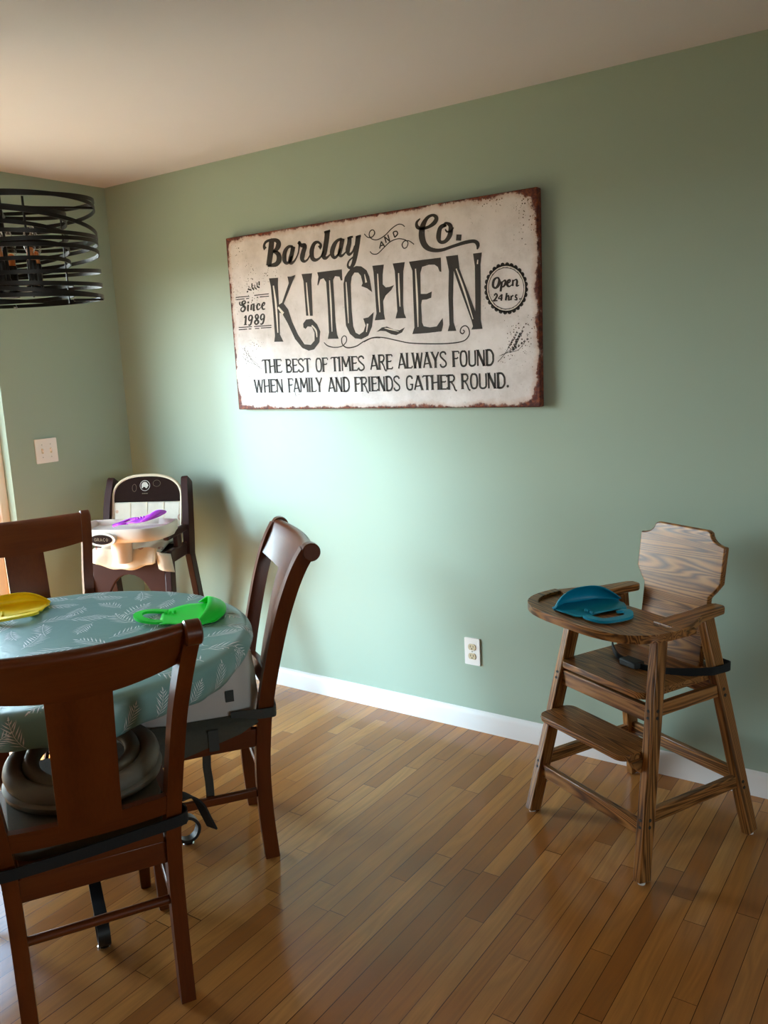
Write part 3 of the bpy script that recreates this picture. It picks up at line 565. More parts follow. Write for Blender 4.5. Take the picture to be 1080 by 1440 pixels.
# condensed slogan capitals: strokes in a unit box (advance, [(points, width)])
TH, TN = 0.125, 0.065
GL = {
 'T': (.40, [([(.20, 0), (.20, .97)], TH), ([(.0, .86), (.02, .97), (.38, .97), (.40, .86)], TN)]),
 'H': (.42, [([(.06, 0), (.06, 1)], TH), ([(.35, 0), (.35, 1)], TH), ([(.06, .46), (.35, .52)], TN)]),
 'E': (.36, [([(.06, 0), (.06, 1)], TH), ([(.06, .97), (.33, .97), (.34, .84)], TN), ([(.06, .52), (.27, .52), (.28, .60)], TN), ([(.06, .03), (.33, .03), (.35, .16)], TN)]),
 'B': (.40, [([(.06, 0), (.06, 1)], TH), ([(.06, .97), (.26, .96), (.33, .78), (.26, .58), (.08, .53)], TN + .02), ([(.08, .53), (.28, .50), (.36, .27), (.28, .04), (.06, .03)], TN + .03)]),
 'S': (.38, [([(.33, .80), (.28, .94), (.17, .98), (.06, .88), (.06, .70), (.18, .52), (.31, .34), (.32, .14), (.20, .02), (.08, .06), (.03, .22)], .085)]),
 'O': (.42, [([(.20, .98), (.09, .88), (.05, .50), (.09, .12), (.20, .02), (.32, .12), (.36, .50), (.32, .88), (.20, .98)], .095)]),
 'F': (.36, [([(.06, 0), (.06, 1)], TH), ([(.06, .97), (.33, .97), (.35, .82)], TN), ([(.06, .52), (.27, .52), (.28, .62)], TN)]),
 'I': (.17, [([(.07, 0), (.07, 1)], TH)]),
 'M': (.56, [([(.05, 0), (.07, 1)], TN + .02), ([(.07, 1), (.26, .30)], TH), ([(.26, .30), (.46, 1)], TN + .02), ([(.46, 1), (.49, 0)], TH)]),
 'A': (.44, [([(.02, 0), (.20, 1)], TN + .02), ([(.20, 1), (.40, 0)], TH), ([(.03, .24), (.34, .30)], TN)]),
 'R': (.42, [([(.06, 0), (.06, 1)], TH), ([(.06, .97), (.28, .96), (.34, .76), (.27, .54), (.08, .50)], TN + .02), ([(.18, .50), (.29, .25), (.36, -.06), (.44, -.10)], .08)]),
 'L': (.34, [([(.06, 0), (.06, 1)], TH), ([(.06, .03), (.30, .03), (.33, .16)], TN)]),
 'W': (.58, [([(.02, 1), (.14, 0)], TH), ([(.14, 0), (.28, .96)], TN + .02), ([(.28, .96), (.40, 0)], TH), ([(.40, 0), (.53, 1)], TN + .02)]),
 'Y': (.42, [([(.02, 1), (.20, .48)], TH), ([(.20, .48), (.38, 1)], TN + .02), ([(.20, .50), (.20, 0)], TH)]),
 'U': (.42, [([(.06, 1), (.06, .22), (.12, .05), (.22, .02), (.32, .08), (.36, .25), (.36, 1)], .09)]),
 'N': (.44, [([(.06, 0), (.06, 1)], TN + .02), ([(.06, 1), (.36, 0)], TH), ([(.36, 0), (.36, 1)], TN + .02)]),
 'D': (.42, [([(.06, 0), (.06, 1)], TH), ([(.06, .97), (.24, .95), (.35, .72), (.36, .50), (.35, .26), (.24, .05), (.06, .03)], TN + .03)]),
 'G': (.42, [([(.34, .78), (.30, .93), (.19, .98), (.08, .85), (.05, .50), (.08, .14), (.20, .02), (.31, .10), (.33, .38)], .09), ([(.22, .40), (.38, .40)], TN)]),
}
lm = MB()
for text, (x0, z0, x1, z1, hgt) in SIGN_WORDS:
    adv = sum(GL[c][0] for c in text) - 0.04
    k = (x1 - x0) / adv; pen = 0.0
    for c in text:
        for pts, w in GL[c][1]:
            ctrl = [(x0 + (pen + px) * k, z0 + (z1 - z0) * (pen + px) / adv + pz * hgt, w * (k * 0.5 + hgt * 0.5)) for px, pz in pts]
            if len(ctrl) > 5: sign_ribbon(lm, ctrl, YI)
            else:
                for a, b in zip(ctrl[:-1], ctrl[1:]): sign_ribbon(lm, [a, b], YI)
                if len(ctrl) == 2 and w == TH and c != 'I' or c == 'I':           # small flared ends
                    for (px, pz, ww) in ctrl: sign_ribbon(lm, [(px - ww * .75, pz, 2.2), (px + ww * .75, pz, 2.2)], YI)
        pen += GL[c][0]
sign_poly(lm, [(1382 + 5 * math.cos(2 * PI * i / 14), 78 + 5 * math.sin(2 * PI * i / 14)) for i in range(14)], YI)
lm.build('slogan_lettering', M['ink'], sign)

# ------------------------------------------------------------------ dining chairs
POST = [(.178, -.005, 0), (.178, .004, .15), (.178, .004, .30), (.179, -.006, .42), (.183, -.016, .50), (.193, -.040, .62), (.207, -.078, .77), (.221, -.110, .87), (.231, -.140, .940), (.237, -.168, .986)]
def lean_y(z):
    for a, b in zip(POST[:-1], POST[1:]):
        if z <= b[2]: return a[1] + (b[1] - a[1]) * (z - a[2]) / (b[2] - a[2])
    return POST[-1][1]
def dining_chair(label, loc, rotz):
    t = thing('dining_chair', label, 'dining chair', loc, rotz, 'cherry brown dining chairs around the table')
    for s in (-1, 1):
        P = smoothpath([(s * x, y, z) for x, y, z in POST], 5)
        mb = MB().tube(P, 1.0, flat=(.0175, .0225), up=(1, 0, 0))
        mb.lathe([(0, -.0185), (.024, -.0185), (.028, -.015), (.028, .015), (.024, .0185), (0, .0185)], 24, 0, Matrix.Translation((s * .238, -.178, .984)) @ Matrix.Rotation(PI / 2, 4, 'Y'))
        mb.build('rear_leg', M['cherryZ'], t, smooth=40)
        f = MB(); a, b = .021, .015
        f.add([(-b, -b, 0), (b, -b, 0), (b, b, 0), (-b, b, 0), (-a, -a, .30), (a, -a, .30), (a, a, .30), (-a, a, .30), (-a, -a, .437), (a, -a, .437), (a, a, .437), (-a, a, .437)],
              [(3, 2, 1, 0), (8, 9, 10, 11)] + [(i + k, (i + 1) % 4 + k, (i + 1) % 4 + k + 4, i + k + 4) for k in (0, 4) for i in range(4)])
        f.build('front_leg', M['cherryZ'], t, bevel=.004, matrix=Matrix.Translation((s * .195, .385, 0)))
        beam('side_stretcher', (s * .179, .020, .225), (s * .193, .372, .225), .018, .026, M['cherryZ'], t)
        beam('side_rail', (s * .178, .012, .408), (s * .193, .372, .408), .022, .058, M['cherryZ'], t)
    sec = [(-.101, .876), (-.119, .92), (-.139, .962), (-.152, .988), (-.160, .996), (-.170, .999), (-.180, .996), (-.186, .987), (-.184, .977), (-.176, .968), (-.164, .952), (-.144, .918), (-.124, .876)]
    N = 20; ns = len(sec); v, f = [], []
    for i in range(N + 1):
        x = -.224 + .448 * i / N; q = 1 - (x / .224) ** 2
        for k, (y, z) in enumerate(sec):
            up_ = .020 * (1 - q) if k in (0, 12) else .006 * (1 - q) if k in (1, 11) else 0
            v.append((x * (1 - .04 * max(0, (.96 - z) / .084)), y - .030 * q, z + up_ + .008 * (1 - q)))
    for i in range(N):
        for k in range(ns): f.append((i * ns + k, i * ns + (k + 1) % ns, (i + 1) * ns + (k + 1) % ns, (i + 1) * ns + k))
    f += [tuple(range(ns - 1, -1, -1)), tuple(N * ns + k for k in range(ns))]
    MB().add(v, f).build('crest_rail', M['cherryX'], t, smooth=45)
    def slab(name, x0, x1, z0, z1, th, mat, bow=.030, nx=8, nz=8):
        w = nx + 1; v, f = [], []
        for side in (th / 2, -th / 2):
            for j in range(nz + 1):
                for i in range(nx + 1):
                    x = x0 + (x1 - x0) * i / nx; z = z0 + (z1 - z0) * j / nz
                    v.append((x, lean_y(z) - bow * (1 - (x / .212) ** 2) + side, z))
        o = w * (nz + 1)
        for j in range(nz):
            for i in range(nx):
                a = j * w + i
                f += [(a, a + 1, a + w + 1, a + w), (o + a, o + a + w, o + a + w + 1, o + a + 1)]
        for i in range(nx): f += [(i, o + i, o + i + 1, i + 1), (nz * w + i, nz * w + i + 1, o + nz * w + i + 1, o + nz * w + i)]
        for j in range(nz): f += [(j * w, (j + 1) * w, o + (j + 1) * w, o + j * w), (j * w + nx, o + j * w + nx, o + (j + 1) * w + nx, (j + 1) * w + nx)]
        return MB().add(v, f).build(name, mat, t, smooth=45)
    slab('back_splat', -.068, .068, .545, .884, .013, M['cherryZ'])
    slab('lower_back_rail', -.182, .182, .514, .563, .022, M['cherryX'], .024, 12, 2)
    out = [(-.158, -.020), (.158, -.020), (.160, .026), (.200, .034), (.222, .34)] + [(.222 - .05 + .05 * math.cos(a), .36 + .05 * math.sin(a)) for a in [PI / 2 * k / 5 for k in range(6)]]
    out += [(-x, y) for x, y in reversed(out[3:])] + [(-.160, .026)]
    MB().prism(out, .437, .461).build('seat', M['cherryY'], t, bevel=.007, bevel_seg=3)
    beam('rear_rail', (-.168, -.004, .406), (.168, -.004, .406), .058, .022, M['cherryZ'], t, (0, 0, 1))
    beam('front_rail', (-.182, .388, .408), (.182, .388, .408), .055, .022, M['cherryZ'], t, (0, 0, 1))
    MB().tube([(-.165, .004, .270), (0, .004, .270), (.165, .004, .270)], .011, 12).build('rear_stretcher', M['cherryX'], t, smooth=40)
    return t
C_NEAR = ((2.039, -1.8485, 0), math.atan2(.86223, .50652))
C_WALL = ((1.7575, -1.020, 0), math.atan2(.6112, -.7915))
C_FAR = ((.878, -1.198, 0), math.atan2(-.90, -.43))
dining_chair('cherry brown dining chair nearest the camera, its back turned, grey booster ring strapped on', *C_NEAR)
dining_chair('cherry brown dining chair seen side-on between the table and the sign wall', *C_WALL)
dining_chair('cherry brown dining chair across the table, facing the camera, before the dark high chair', *C_FAR)

# ------------------------------------------------------------------ round table and its cloth
TC = (1.472, -1.500)
table = thing('dining_table', 'round dining table under a fern print cloth on curled iron feet', 'table', (TC[0], TC[1], 0))
MB().lathe([(0, .722), (.530, .722), (.541, .730), (.543, .750), (.536, .758), (0, .758)], 64).build('tabletop', M['cherryX'], table, smooth=40)
MB().lathe([(0, .60), (.045, .60), (.045, .70), (.20, .708), (.20, .722), (0, .722)], 24).build('mounting_plate', M['iron'], table, smooth=40)
leg_path = smoothpath([(.035, .640), (.065, .46), (.120, .285), (.205, .160), (.285, .112), (.335, .100), (.372, .090), (.394, .060), (.384, .028), (.355, .0150), (.324, .026), (.312, .054), (.326, .080), (.350, .086)], 6)
for ang, kr in ((-30, 1.05), (63, .90), (152, 1.0), (241, 1.0)):
    a = math.radians(ang); ca, sa = math.cos(a) * kr, math.sin(a) * kr
    mb = MB().tube([(r * ca, r * sa, z) for r, z in leg_path], 1.0, flat=(.016, .005), up=(-sa, ca, 0))
    inner = smoothpath([(.040, .600), (.045, .42), (.075, .27), (.140, .175), (.235, .135)], 5)
    mb.tube([(r * ca, r * sa, z) for r, z in inner], 1.0, flat=(.013, .004), up=(-sa, ca, 0))
    leg = mb.build('scroll_leg', M['iron'], table, smooth=40)
    MB().lathe([(0, 0), (.018, 0), (.018, .004), (.010, .010), (0, .0115)], 16, 0, Matrix.Translation((.354 * ca, .354 * sa, 0))).build('glide', M['chrome'], leg, smooth=40)

def mat_cloth():
    t = NT('sage_vinyl_cloth'); v = t.obj()
    c = t.mix(t.noise(v, 3, 3), lin(112, 152, 149), lin(124, 164, 161))
    wr = t.noise(t.mapped(v, (1, 1, .5)), 7, 3, 0.55, 0.8)
    t.bsdf(c, 0.36, t.bump(wr, 0.22, 0.012), spec=0.45)
    return t.m
M['cloth'] = mat_cloth()
M['fern'] = plain('white_fern_print', lin(240, 244, 248), 0.45, 0.10, 60)
CP = [(0.0, .7645), (.30, .7645), (.520, .7645), (.537, .7635), (.549, .7590), (.557, .750), (.561, .734), (.563, .712), (.561, .694), (.555, .678), (.543, .666)]
def cloth_pt(r_or_s, ang, lift=0.0):
    """walks out over the table edge: distance along the profile, angle"""
    s = r_or_s
    for (r0, z0), (r1, z1) in zip(CP[:-1], CP[1:]):
        L = math.hypot(r1 - r0, z1 - z0)
        if s <= L or (r1, z1) == CP[-1]:
            k = min(s / L, 1.0); r = r0 + (r1 - r0) * k; z = z0 + (z1 - z0) * k
            nr, nz = -(z1 - z0) / L * -1, (r1 - r0) / L
            break
        s -= L
    nr = abs(z1 - z0) / L; nz = (r1 - r0) / L
    a_ = abs((ang - math.radians(62) + PI) % (2 * PI) - PI)            # the booster seat pushes the skirt up here
    tuck = max(0.0, min(1.0, (math.radians(54) - a_) / math.radians(24))); tuck = tuck * tuck * (3 - 2 * tuck)
    if z < .747: z = .747 - (.747 - z) * (1 - .48 * tuck)
    drop = max(0.0, (.747 - z) / .08)
    w = drop * (1 - .6 * tuck) * (.007 * math.sin(ang * 13 + 1.3) + .005 * math.sin(ang * 29 + .4))
    zz = z + drop * .008 * math.sin(ang * 7 + 2.0)
    return ((r + w + nr * lift) * math.cos(ang), (r + w + nr * lift) * math.sin(ang), zz + nz * lift)
PLEN = sum(math.hypot(b[0] - a[0], b[1] - a[1]) for a, b in zip(CP[:-1], CP[1:]))
cl = MB(); NA = 160
svals = [0.001, .15, .30, .42, .50, .52, .530, .538, .546, .554, .562, .570, .580, .595, .61, .625, .64, PLEN * .985, PLEN]
cl.grid(lambda u, v: cloth_pt(svals[round(v * (len(svals) - 1))], 2 * PI * u), NA, len(svals) - 1, 0, None, True)
cl.f.append(tuple(range(NA - 1, -1, -1))); cl.m.append(0)
def fern(put, L, curve, seed):
    rnd = random.Random(seed); n = 8
    st = []
    for i in range(n + 1):
        k = i / n; a = curve * k
        st.append((L * k * math.cos(a * .5), L * k * math.sin(a * .5), a))
    def leaf(x, y, a, ln, w):
        c, s = math.cos(a), math.sin(a)
        pts = [(0, 0), (ln * .45, w), (ln, 0), (ln * .45, -w)]
        put([(x + px * c - py * s, y + px * s + py * c) for px, py in pts])
    for (x0, y0, _), (x1, y1, _) in zip(st[:-1], st[1:]):
        dx, dy = x1 - x0, y1 - y0; d = math.hypot(dx, dy); nx, ny = -dy / d * L * .007, dx / d * L * .007
        put([(x0 - nx, y0 - ny), (x1 - nx, y1 - ny), (x1 + nx, y1 + ny), (x0 + nx, y0 + ny)])
    for i in range(1, n + 1):
        x, y, a = st[i]; k = i / n
        ln = L * .42 * math.sin(PI * min(1, k * .80 + .16)) * rnd.uniform(.88, 1.1)
        for sgn in (-1, 1): leaf(x, y, a + sgn * rnd.uniform(.62, .78), ln, L * .0165)
    leaf(*st[-1], L * .14, L * .020)
rf = random.Random(11); placed = []
tries = 0
while len(placed) < 90 and tries < 6000:
    tries += 1
    rr = .545 * math.sqrt(rf.random()); aa = rf.random() * 2 * PI
    x, y = rr * math.cos(aa), rr * math.sin(aa); L = rf.uniform(.10, .145)
    th = rf.random() * 2 * PI
    cxm, cym = x + L * .5 * math.cos(th), y + L * .5 * math.sin(th)
    if any(math.hypot(cxm - q[0], cym - q[1]) < .40 * (L + q[2]) for q in placed) or math.hypot(cxm, cym) > .54: continue
    placed.append((cxm, cym, L))
    def put(pts, x=x, y=y, th=th):
        W_ = [(x + px * math.cos(th) - py * math.sin(th), y + px * math.sin(th) + py * math.cos(th)) for px, py in pts]
        if max(math.hypot(*p) for p in W_) > PLEN * .96: return
        cl.add([cloth_pt(math.hypot(*p), math.atan2(p[1], p[0]), .0012) for p in W_], [(0, 1, 2, 3)], 1)
    fern(put, L, rf.uniform(-.7, .7), tries)
for i in range(34):
    a0 = 2 * PI * i / 34 + rf.uniform(-.04, .04); L = rf.uniform(.07, .095); th = rf.uniform(-2.4, -.6)
    s0 = PLEN - .012 if math.sin(th) < 0 else .575
    def put(pts, a0=a0, th=th, s0=s0):
        W_ = [(px * math.cos(th) - py * math.sin(th), px * math.sin(th) + py * math.cos(th)) for px, py in pts]
        S_ = [(s0 + w_[1], a0 + w_[0] / .56) for w_ in W_]
        if max(s for s, _ in S_) > PLEN - .002 or min(s for s, _ in S_) < .53: return
        cl.add([cloth_pt(s, a, .0012) for s, a in S_], [(0, 1, 2, 3)], 1)
    fern(put, L, rf.uniform(-.6, .6), 900 + i)
cloth = cl.build('tablecloth', [M['cloth'], M['fern']], None, smooth=60, matrix=Matrix.Translation((TC[0], TC[1], 0)))
tag(cloth, 'sage green tablecloth with white fern print fitted over the round table', 'tablecloth')

# ------------------------------------------------------------------ booster seats strapped to two chairs
M['taupe'] = plain('taupe_grey_foam', lin(104, 96, 84), 0.55, 0.05, 20)
M['taupe_dark'] = plain('dark_grey_fabric', lin(78, 74, 63), 0.85, 0.15, 120, 0.2)
M['shell'] = plain('light_grey_plastic', lin(196, 188, 182), 0.38, 0.02, 10)
b1 = thing('booster_seat', 'grey ring-shaped booster seat strapped with black webbing to the nearest chair', 'booster seat', C_NEAR[0], C_NEAR[1])
MB().prism(rounded_rect(-.172, .172, .005, .375, .05), .4615, .535).build('base', M['taupe_dark'], b1, bevel=.012, bevel_seg=3)
tub = Matrix.Translation((.012, .195, 0))
MB().lathe([(.165, .535), (.186, .545), (.190, .560), (.178, .572), (.150, .570), (.128, .560), (.112, .536)], 40, 0, tub, math.radians(160), math.radians(380)).build('shell', M['taupe'], b1, smooth=50)
MB().tube([(.012 + .162 * math.cos(a), .195 + .162 * math.sin(a), .590 + .014 * math.sin(a)) for a in [2 * PI * i / 48 for i in range(48)]], .024, 12, True).build('outer_ring', M['taupe'], b1, smooth=180)
MB().tube([(.012 + .120 * math.cos(a), .195 + .120 * math.sin(a), .600 + .020 * math.sin(a)) for a in [2 * PI * i / 48 for i in range(48)]], .020, 12, True).build('inner_ring', M['taupe'], b1, smooth=180)
MB().box(-.004, .022, .300, .340, .535, .590).build('front_post', M['black_strap'], b1, bevel=.006)
strap_z = lambda x: .482 + .013 * x / .2
P = [(-.175, .10, .470), (-.203, .02, .472), (-.214, -.025, .471), (-.195, -.049, .472), (-.10, -.052, strap_z(-.1)), (.0, -.054, strap_z(0)), (.10, -.052, strap_z(.1)), (.195, -.049, .495), (.216, -.025, .496), (.207, .02, .494), (.176, .10, .492)]
MB().tube(smoothpath(P, 5), 1.0, flat=(.0135, .0022), up=(0, 0, 1)).build('strap', M['black_strap'], b1, smooth=40)
P = [(.205, .030, .510), (.236, .052, .500), (.262, .066, .468), (.278, .070, .425), (.292, .074, .385)]
MB().tube(smoothpath(P, 5), 1.0, flat=(.019, .0022), up=(-.5, .86, .1)).build('strap_tail', M['black_strap'], b1, smooth=40)
MB().box(.18, .205, .0, .035, .478, .520).build('buckle', M['slot'], b1, bevel=.004)

b2 = thing('booster_seat', 'tall light grey booster seat strapped to the chair by the sign wall', 'booster seat', C_WALL[0], C_WALL[1])
def shell_wall():
    out = rounded_rect(-.182, .182, -.012, .372, .105, 8); n = len(out); v, f = [], []
    cx, cy = 0, .180
    rows = [(.462, 1.0), (.52, 1.0), (.60, .975), (.66, .935), (.690, .90), (.697, .88), (.692, .86), (.66, .87), (.60, .92), (.52, .945), (.490, .945)]
    for z, k in rows: v += [(cx + (x - cx) * k, cy + (y - cy) * k, z) for x, y in out]
    for r in range(len(rows) - 1):
        for i in range(n): f.append((r * n + i, r * n + (i + 1) % n, (r + 1) * n + (i + 1) % n, (r + 1) * n + i))
    f.append(tuple((len(rows) - 1) * n + i for i in range(n))); f.append(tuple(range(n - 1, -1, -1)))
    return MB().add(v, f)
shell_wall().build('shell', M['shell'], b2, smooth=50)
def fabric_fn():
    out = rounded_rect(-.227, .227, .000, .425, .07, 8); n = len(out); v, f = [], []
    for j, (z, k) in enumerate(((.492, .82), (.482, .94), (.466, 1.012), (.410, 1.020), (.366, 1.012))):
        for i, (x, y) in enumerate(out):
            edge = (.012 * math.sin(i * 1.1) + .008 * math.sin(i * 2.7)) if j == 4 else 0
            zz = z + edge
            if y < .16: zz = max(zz, .463 - max(0, y - .04) * .5)
            v.append((x * k, .197 + (y - .197) * k, zz))
    for r in range(4):
        for i in range(n): f.append((r * n + i, r * n + (i + 1) % n, (r + 1) * n + (i + 1) % n, (r + 1) * n + i))
    return MB().add(v, f)
fabric_fn().build('fabric_base', M['taupe_dark'], b2, smooth=50)
MB().box(-.236, -.231, .135, .165, .41, .475).build('side_tab', M['grey_strap'], b2)
MB().box(-.184, -.1795, .075, .100, .535, .570).build('side_label', M['grey_strap'], b2)
P = [(-.196, .09, .492), (-.205, .03, .492), (-.212, -.02, .492), (-.190, -.048, .492), (0, -.052, .492), (.190, -.048, .492), (.212, -.02, .492), (.205, .03, .492), (.196, .09, .492)]
MB().tube(smoothpath(P, 4), 1.0, flat=(.015, .002), up=(0, 0, 1)).build('strap', M['grey_strap'], b2, smooth=40)
P = [(-.168, .172, .43), (-.167, .170, .37), (-.165, .172, .33), (-.166, .169, .28), (-.165, .170, .205)]
MB().tube(smoothpath(P, 4), 1.0, flat=(.013, .0015), up=(.4, .9, 0)).build('hanging_strap', M['grey_strap'], b2, smooth=40)

# ------------------------------------------------------------------ silicone bibs
def bib(label, loc, rot, color, sx=1.0, curl=1.0, pocket=1.0, neck=True, name='silicone'):
    t = thing('silicone_bib', label, 'bib', loc, 0, 'silicone bibs')
    t.rotation_euler = rot
    m = plain(name + '_silicone', color, 0.45, 0.03, 20, sss=0.15)
    def w(x): return .112 * (1 - max(0, (-x - .02)) * 3.2) if x < -.02 else .112
    nx, ny = 16, 14
    def body(u, v):
        x = -.10 + .19 * u; yy = (v * 2 - 1)
        hw = w(x) * (1.0 if u < .82 else math.sqrt(max(.02, 1 - ((u - .82) / .20) ** 2)))
        z = .0045 + .004 * math.sin(x * 40 + yy * 2.2) * (1 - u) + .002 * yy * yy
        return (x * sx, yy * hw, max(z, .003))
    mb = MB().grid(body, nx, ny)
    b = mb.build('body', m, t, smooth=60)
    s = b.modifiers.new('thickness', 'SOLIDIFY'); s.thickness = .0025; s.offset = 1
    def pk(u, v):
        a = (u * 2 - 1); c = 1 - abs(a) ** 2.6; base = .085 - .06 * abs(a) ** 3
        ph = v * PI * .80
        x = base + (.030 * math.sin(ph) - .055 * v * v) * (.35 + .65 * c)
        z = .005 + (.026 * (1 - math.cos(ph))) * pocket * (.18 + .82 * c)
        return (x * sx if sx < .99 else x, a * .116, z)
    p = MB().grid(pk, 22, 10).build('pocket', m, t, smooth=80)
    s = p.modifiers.new('thickness', 'SOLIDIFY'); s.thickness = .0022; s.offset = 0
    if neck:
        P = [(-.085, .060, .006), (-.125, .066, .010), (-.158, .045, .016 * curl), (-.170, .0, .020 * curl), (-.155, -.042, .018 * curl), (-.118, -.060, .012), (-.085, -.052, .006)]
        P = [(x * (sx if sx > .8 else .9), y, z) for x, y, z in P]
        MB().tube(smoothpath(P, 6), 1.0, flat=(.004, .013), up=(0, 0, 1)).build('neck_strap', m, t, smooth=60)
        for k in range(3):
            MB().lathe([(.005, 0), (.005, .006), (.003, .008), (0, .008)], 10, 0, Matrix.Translation((-.088 * sx + k * .014, .036, .007))).build('snap_knob', m, t, smooth=60)
    return t
bib('bright green silicone bib lying on the tablecloth beside the wall-side chair', (1.665, -1.150, .7655), (0, 0, math.atan2(.19, .19)), lin(18, 222, 60), name='green')
bib('yellow silicone bib lying on the tablecloth at the far edge of the photo', (1.055, -1.385, .7655), (0, 0, math.radians(150)), lin(255, 222, 30), .8, name='yellow')

# ------------------------------------------------------------------ wooden high chair
WO, WR = (2.824, -.364, 0), math.atan2(-.43598, .89996)
hc = thing('wooden_high_chair', 'dark stained oak high chair with tray standing by the sign wall', 'high chair', WO, WR)
LU = lambda z: .246 - (.246 - .174) * z / .725
LV = lambda z: .238 - (.238 - .096) * z / .725
for su in (-1, 1):
    for sv in (-1, 1):
        p0, p1 = (su * LU(.006), sv * LV(.006), .006), (su * LU(.724), sv * LV(.724), .724)
        lg = beam('leg', p0, p1, .030, .046, M['oakZ'], hc, (1, 0, 0), .004)
        MB().lathe([(0, 0), (.011, 0), (.011, .007), (0, .007)], 14, 0, Matrix.Translation((su * LU(.0), sv * LV(.0), 0))).build('glide', M['plate'], hc, smooth=40)
        for zz in ((.185, .165), (.475, .495)):
            for z in zz:
                M0 = Matrix.Translation((su * (LU(z) + .0145), sv * LV(z), z)) @ Matrix.Rotation(su * PI / 2, 4, 'Y')
                MB().lathe([(.0055, 0), (.0055, .0015), (0, .0015)], 10, 0, M0).build('screw_plug', M['slot'], hc)
                M0 = Matrix.Translation((su * LU(z), sv * (LV(z) + .0225), z)) @ Matrix.Rotation(-sv * PI / 2, 4, 'X')
                if sv < 0: MB().lathe([(.0055, 0), (.0055, .0015), (0, .0015)], 10, 0, M0).build('screw_plug', M['slot'], hc)
zs = .188
for su in (-1, 1): beam('side_stretcher', (su * LU(zs), -LV(zs) + .01, zs), (su * LU(zs), LV(zs) - .01, zs), .020, .042, M['oakZ'], hc)
beam('front_stretcher', (-LU(.152) + .01, -LV(.152), .152), (LU(.152) - .01, -LV(.152), .152), .045, .020, M['oakZ'], hc, (0, 0, 1))
beam('rear_stretcher', (-LU(.2) + .01, LV(.2), .2), (LU(.2) - .01, LV(.2), .2), .042, .020, M['oakZ'], hc, (0, 0, 1))
beam('front_apron', (-LU(.48) + .01, -LV(.48), .478), (LU(.48) - .01, -LV(.48), .478), .052, .020, M['oakZ'], hc, (0, 0, 1))
beam('rear_apron', (-LU(.48) + .01, LV(.48), .485), (LU(.48) - .01, LV(.48), .485), .052, .020, M['oakZ'], hc, (0, 0, 1))
for su in (-1, 1):
    beam('side_apron', (su * LU(.49), -LV(.49) + .01, .492), (su * LU(.49), LV(.49) - .01, .492), .020, .040, M['oakZ'], hc)
MB().prism(rounded_rect(-.180, .180, -.172, .190, .03), .522, .543).build('seat', M['oakX'], hc, bevel=.008, bevel_seg=3)
MB().prism(rounded_rect(-.192, .192, -.258, -.118, .035), .356, .375).build('footrest', M['oakX'], hc, bevel=.007, bevel_seg=3)
for su in (-1, 1):
    MB().prism([(-.19, .308), (-.15, .308), (-.135, .356), (-.235, .356), (-.225, .338)], -.009, .009, 0, Matrix.Translation((su * .195, 0, 0)) @ Matrix(((0, 0, 1, 0), (1, 0, 0, 0), (0, 1, 0, 0), (0, 0, 0, 1)))).build('footrest_bracket', M['oakY'], hc, bevel=.002)
# seat back: shaped board with scooped corners, leaning back
half = [(.128, .0), (.132, .262), (.150, .283), (.170, .312), (.170, .428)]
half += [(.170 - .062 + .062 * math.cos(a) + .0, .412 + .052 * 0 + .048 * math.sin(a)) for a in []]
scoop = [(.170 - .058 * math.sin(a), .428 + .036 * (1 - math.cos(a))) for a in [PI / 2 * k / 6 for k in range(1, 7)]]
half += scoop + [(.098, .470)]
outl = half + [(-x, y) for x, y in reversed(half)]
BM = Matrix.Translation((0, .132, .500)) @ Matrix.Rotation(math.radians(81.5), 4, 'X')
MB().prism(outl, -.010, .010).build('backrest', M['oakX'], hc, bevel=.005, bevel_seg=3, matrix=BM)
# tray and arms
zt = .727
def D_out(k=1.0, inset=0.0):
    pts = []
    for i in range(25):
        a = PI + PI * i / 24
        c, s = math.cos(a), math.sin(a)
        x = .272 * math.copysign(abs(c) ** .62, c); y = -.105 + .205 * math.copysign(abs(s) ** .72, s)
        pts.append((x * (1 - inset / .272), -.105 + (y + .105) * (1 - inset / .205)))
    return pts
front = D_out(); outl = front + [(.272, -.055), (.240, -.035), (-.240, -.035), (-.272, -.055)]
tr = MB().prism(outl, zt, zt + .014)
rim_o, rim_i = D_out(), D_out(1, .030)
n = len(rim_o)
v = []
for z, ring in ((zt + .013, rim_o), (zt + .025, rim_o), (zt + .025, rim_i), (zt + .013, rim_i)): v += [(x, y, z) for x, y in ring]
f = []
for r in range(4):
    r2 = (r + 1) % 4
    for i in range(n - 1): f.append((r * n + i, r * n + i + 1, r2 * n + i + 1, r2 * n + i))
f += [(0, n, 2 * n, 3 * n), (n - 1, 4 * n - 1, 3 * n - 1, 2 * n - 1)]
tr.add(v, f)
tr.build('tray', M['oakX'], hc, bevel=.005, bevel_seg=3)
for su in (-1, 1):
    out = [(su * .160, -.110), (su * .270, -.110), (su * .252, -.04), (su * .214, .04), (su * .200, .150), (su * .190, .164), (su * .152, .164), (su * .142, .150), (su * .152, .03)]
    MB().prism(out, zt, zt + .023).build('arm', M['oakY'], hc, bevel=.005, bevel_seg=3)
P = [(-.196, .08, .562), (-.211, .12, .562), (-.209, .170, .562), (-.17, .178, .562), (0, .180, .562), (.17, .178, .562), (.209, .170, .562), (.211, .12, .562), (.196, .08, .560), (.10, .0, .550), (.0, -.03, .549), (-.10, .0, .550)]
MB().tube(smoothpath(P, 5, True), 1.0, closed=True, flat=(.0125, .002), up=(0, 0, 1)).build('strap', M['black_strap'], hc, smooth=40)
MB().box(-.035, .035, -.05, -.008, .544, .566).build('strap_buckle', M['slot'], hc, bevel=.005)
loc = Matrix.Translation(WO) @ Matrix.Rotation(WR, 4, 'Z') @ Vector((-.055, -.150, zt + .0145))
